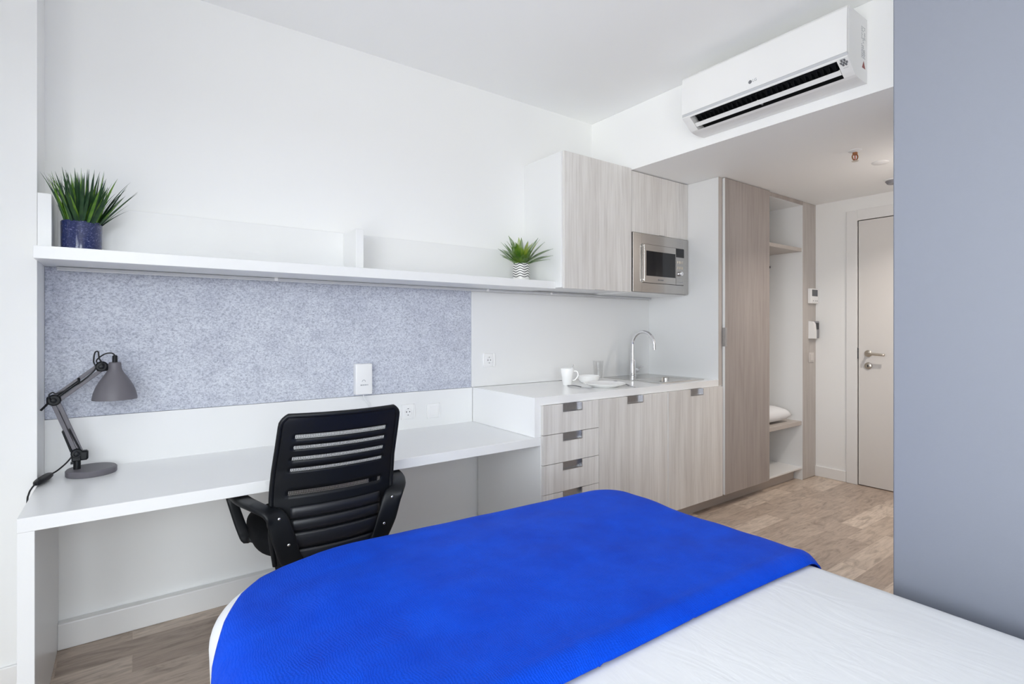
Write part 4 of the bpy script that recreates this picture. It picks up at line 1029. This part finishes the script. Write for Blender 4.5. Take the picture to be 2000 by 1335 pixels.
for z0_, z1_ in ((0.582, 0.622), (0.534, 0.575), (0.470, 0.526), (0.40, 0.462)):     # lumbar slats
    b = BM(); n1, n2 = 20, 6; gg = []
    for k in range(n2+1):
        f = k/n2; z = z0_+(z1_-z0_)*f; gg.append([b.verts.new(back_pt(-0.74+1.48*i/n1, z, -0.010-0.006*math.sin(PI*f))) for i in range(n1+1)])
    for k in range(n2):
        for i in range(n1): b.faces.new((gg[k][i], gg[k][i+1], gg[k+1][i+1], gg[k+1][i]))
    o = obj('lumbar_slat', b, 'slat', back, smooth=True, local=True); q = o.modifiers.new('thickness', 'SOLIDIFY'); q.thickness = 0.006; q.offset = 0
def cushion2(bm, hx, y0, y1, z0, z1, n=20, m=24):
    rings = []
    cy_ = (y0+y1)/2; hy = (y1-y0)/2; cz = (z0+z1)/2; hz = (z1-z0)/2
    for k in range(n+1):
        ph = -PI/2+PI*k/n; cz_ = math.copysign(abs(math.sin(ph))**0.6, math.sin(ph)); rad = abs(math.cos(ph))**0.35 if abs(math.cos(ph)) > 1e-6 else 0.0
        ring = []
        for i in range(m*2):
            th = 2*PI*i/(m*2); c, s = math.cos(th), math.sin(th)
            ring.append(bm.verts.new((hx*rad*math.copysign(abs(c)**0.55, c), cy_+hy*rad*math.copysign(abs(s)**0.6, s), cz+hz*cz_)))
        rings.append(ring)
    for A, Bq in zip(rings, rings[1:]):
        for i in range(m*2): bm.faces.new((A[i], A[(i+1) % (m*2)], Bq[(i+1) % (m*2)], Bq[i]))
    bmesh.ops.remove_doubles(bm, verts=bm.verts, dist=1e-5)
b = BM(); cushion2(b, 0.252, -0.222, 0.265, 0.408, 0.518); obj('seat', b, 'seat', t, smooth=True, local=True)
for s in (-1, 1):
    b = BM()
    path = [(0.122, -0.190, 0.325), (0.138, -0.222, 0.385), (0.165, -0.246, 0.44), (0.190, -0.262, 0.52), (0.212, -0.262, 0.59), (0.236, -0.250, 0.618), (0.268, -0.205, 0.632), (0.296, -0.10, 0.634), (0.306, 0.02, 0.632), (0.306, 0.11, 0.622), (0.302, 0.155, 0.600), (0.290, 0.145, 0.545), (0.268, 0.085, 0.462), (0.250, 0.050, 0.432), (0.205, 0.035, 0.424)]
    wdir = [(1, 0, 0.2), (1, 0, 0.25), (1, 0, 0.2), (1, -0.1, 0.2), (1, -0.1, 0.3), (1, -0.2, 0.2), (1, -0.4, 0), (1, -0.2, 0), (1, 0, 0), (1, 0, 0), (1, 0, 0), (1, 0, 0), (0.9, 0.3, 0), (0.6, 0.8, 0), (0, 1, 0)]
    wid = [0.052, 0.062, 0.072, 0.078, 0.074, 0.062, 0.052, 0.056, 0.056, 0.048, 0.040, 0.038, 0.040, 0.046, 0.05]
    thk = [0.014, 0.014, 0.016, 0.018, 0.020, 0.022, 0.024, 0.026, 0.026, 0.022, 0.022, 0.022, 0.020, 0.016, 0.012]
    P = [Vector((s*(x), y, z)) for x, y, z in path]; sp_ = smooth_path(P, 5)
    def rs(a): return [a[min(int(i/5), len(a)-1)]*(1-(i % 5)/5)+a[min(int(i/5)+1, len(a)-1)]*((i % 5)/5) for i in range(len(sp_))]
    wv = []
    for i in range(len(sp_)):
        k = min(int(i/5), len(wdir)-1); k2 = min(k+1, len(wdir)-1); f = (i % 5)/5; v = Vector(wdir[k])*(1-f)+Vector(wdir[k2])*f; wv.append((s*v.x, v.y, v.z))
    strap(b, sp_, wv, rs(wid), rs(thk), 18, 3.5)
    am = obj('armrest', b, 'black', t, smooth=True, ang=60, local=True)
    for z, x, y in ((0.598, 0.208, -0.272), (0.500, 0.176, -0.270)):
        b = BM(); lathe(b, [(0.0055, 0), (0.0055, -0.003), (0.003, -0.0045), (0, -0.005)], (s*x, y, z), 14, 'Y'); obj('screw', b, 'chrome', am, smooth=True, local=True)
b = BM(); box(b, -0.09, 0.09, -0.10, 0.12, 0.415, 0.446, bev=0.006); obj('tilt_mechanism', b, 'black', t, local=True)
b = BM(); strap(b, [(0, -0.08, 0.425), (0, -0.17, 0.405), (0, -0.216, 0.42), (0, -0.226, 0.46)], [(1, 0, 0)]*4, [0.09]*4, [0.014]*4, 14); obj('back_bracket', b, 'black', t, smooth=True, ang=50, local=True)
b = BM(); lathe(b, [(0.025, 0.10), (0.025, 0.26), (0.015, 0.262), (0.015, 0.416)], (0, 0, 0), 20); obj('gas_lift', b, 'black', t, smooth=True, ang=40, local=True)
for k in range(5):
    a = 2*PI*k/5+0.3; d_ = Vector((math.cos(a), math.sin(a), 0)); s_ = Vector((-d_.y, d_.x, 0))
    b = BM(); strap(b, [d_*0.015+Vector((0, 0, 0.115)), d_*0.15+Vector((0, 0, 0.10)), d_*0.29+Vector((0, 0, 0.075))], [s_]*3, [0.05, 0.042, 0.034], [0.035, 0.028, 0.02], 14)
    lg = obj('base_leg', b, 'black', t, smooth=True, ang=50, local=True)
    b = BM(); c = d_*0.275
    for q in (-1, 1):
        n = 18; ctr = c+s_*q*0.012+Vector((0, 0, 0.027)); R1 = []; R2 = []
        for i in range(n):
            th = 2*PI*i/n; v = d_*math.cos(th)*0.027+Vector((0, 0, math.sin(th)*0.027)); R1.append(b.verts.new(ctr+v-s_*0.007)); R2.append(b.verts.new(ctr+v+s_*0.007))
        for i in range(n): b.faces.new((R1[i], R1[(i+1) % n], R2[(i+1) % n], R2[i]))
        b.faces.new(R1[::-1]); b.faces.new(R2)
    tube(b, [c+Vector((0, 0, 0.027)), c+Vector((0, 0, 0.07))], 0.006, 10)
    obj('caster', b, 'black', lg, smooth=True, ang=40, local=True)
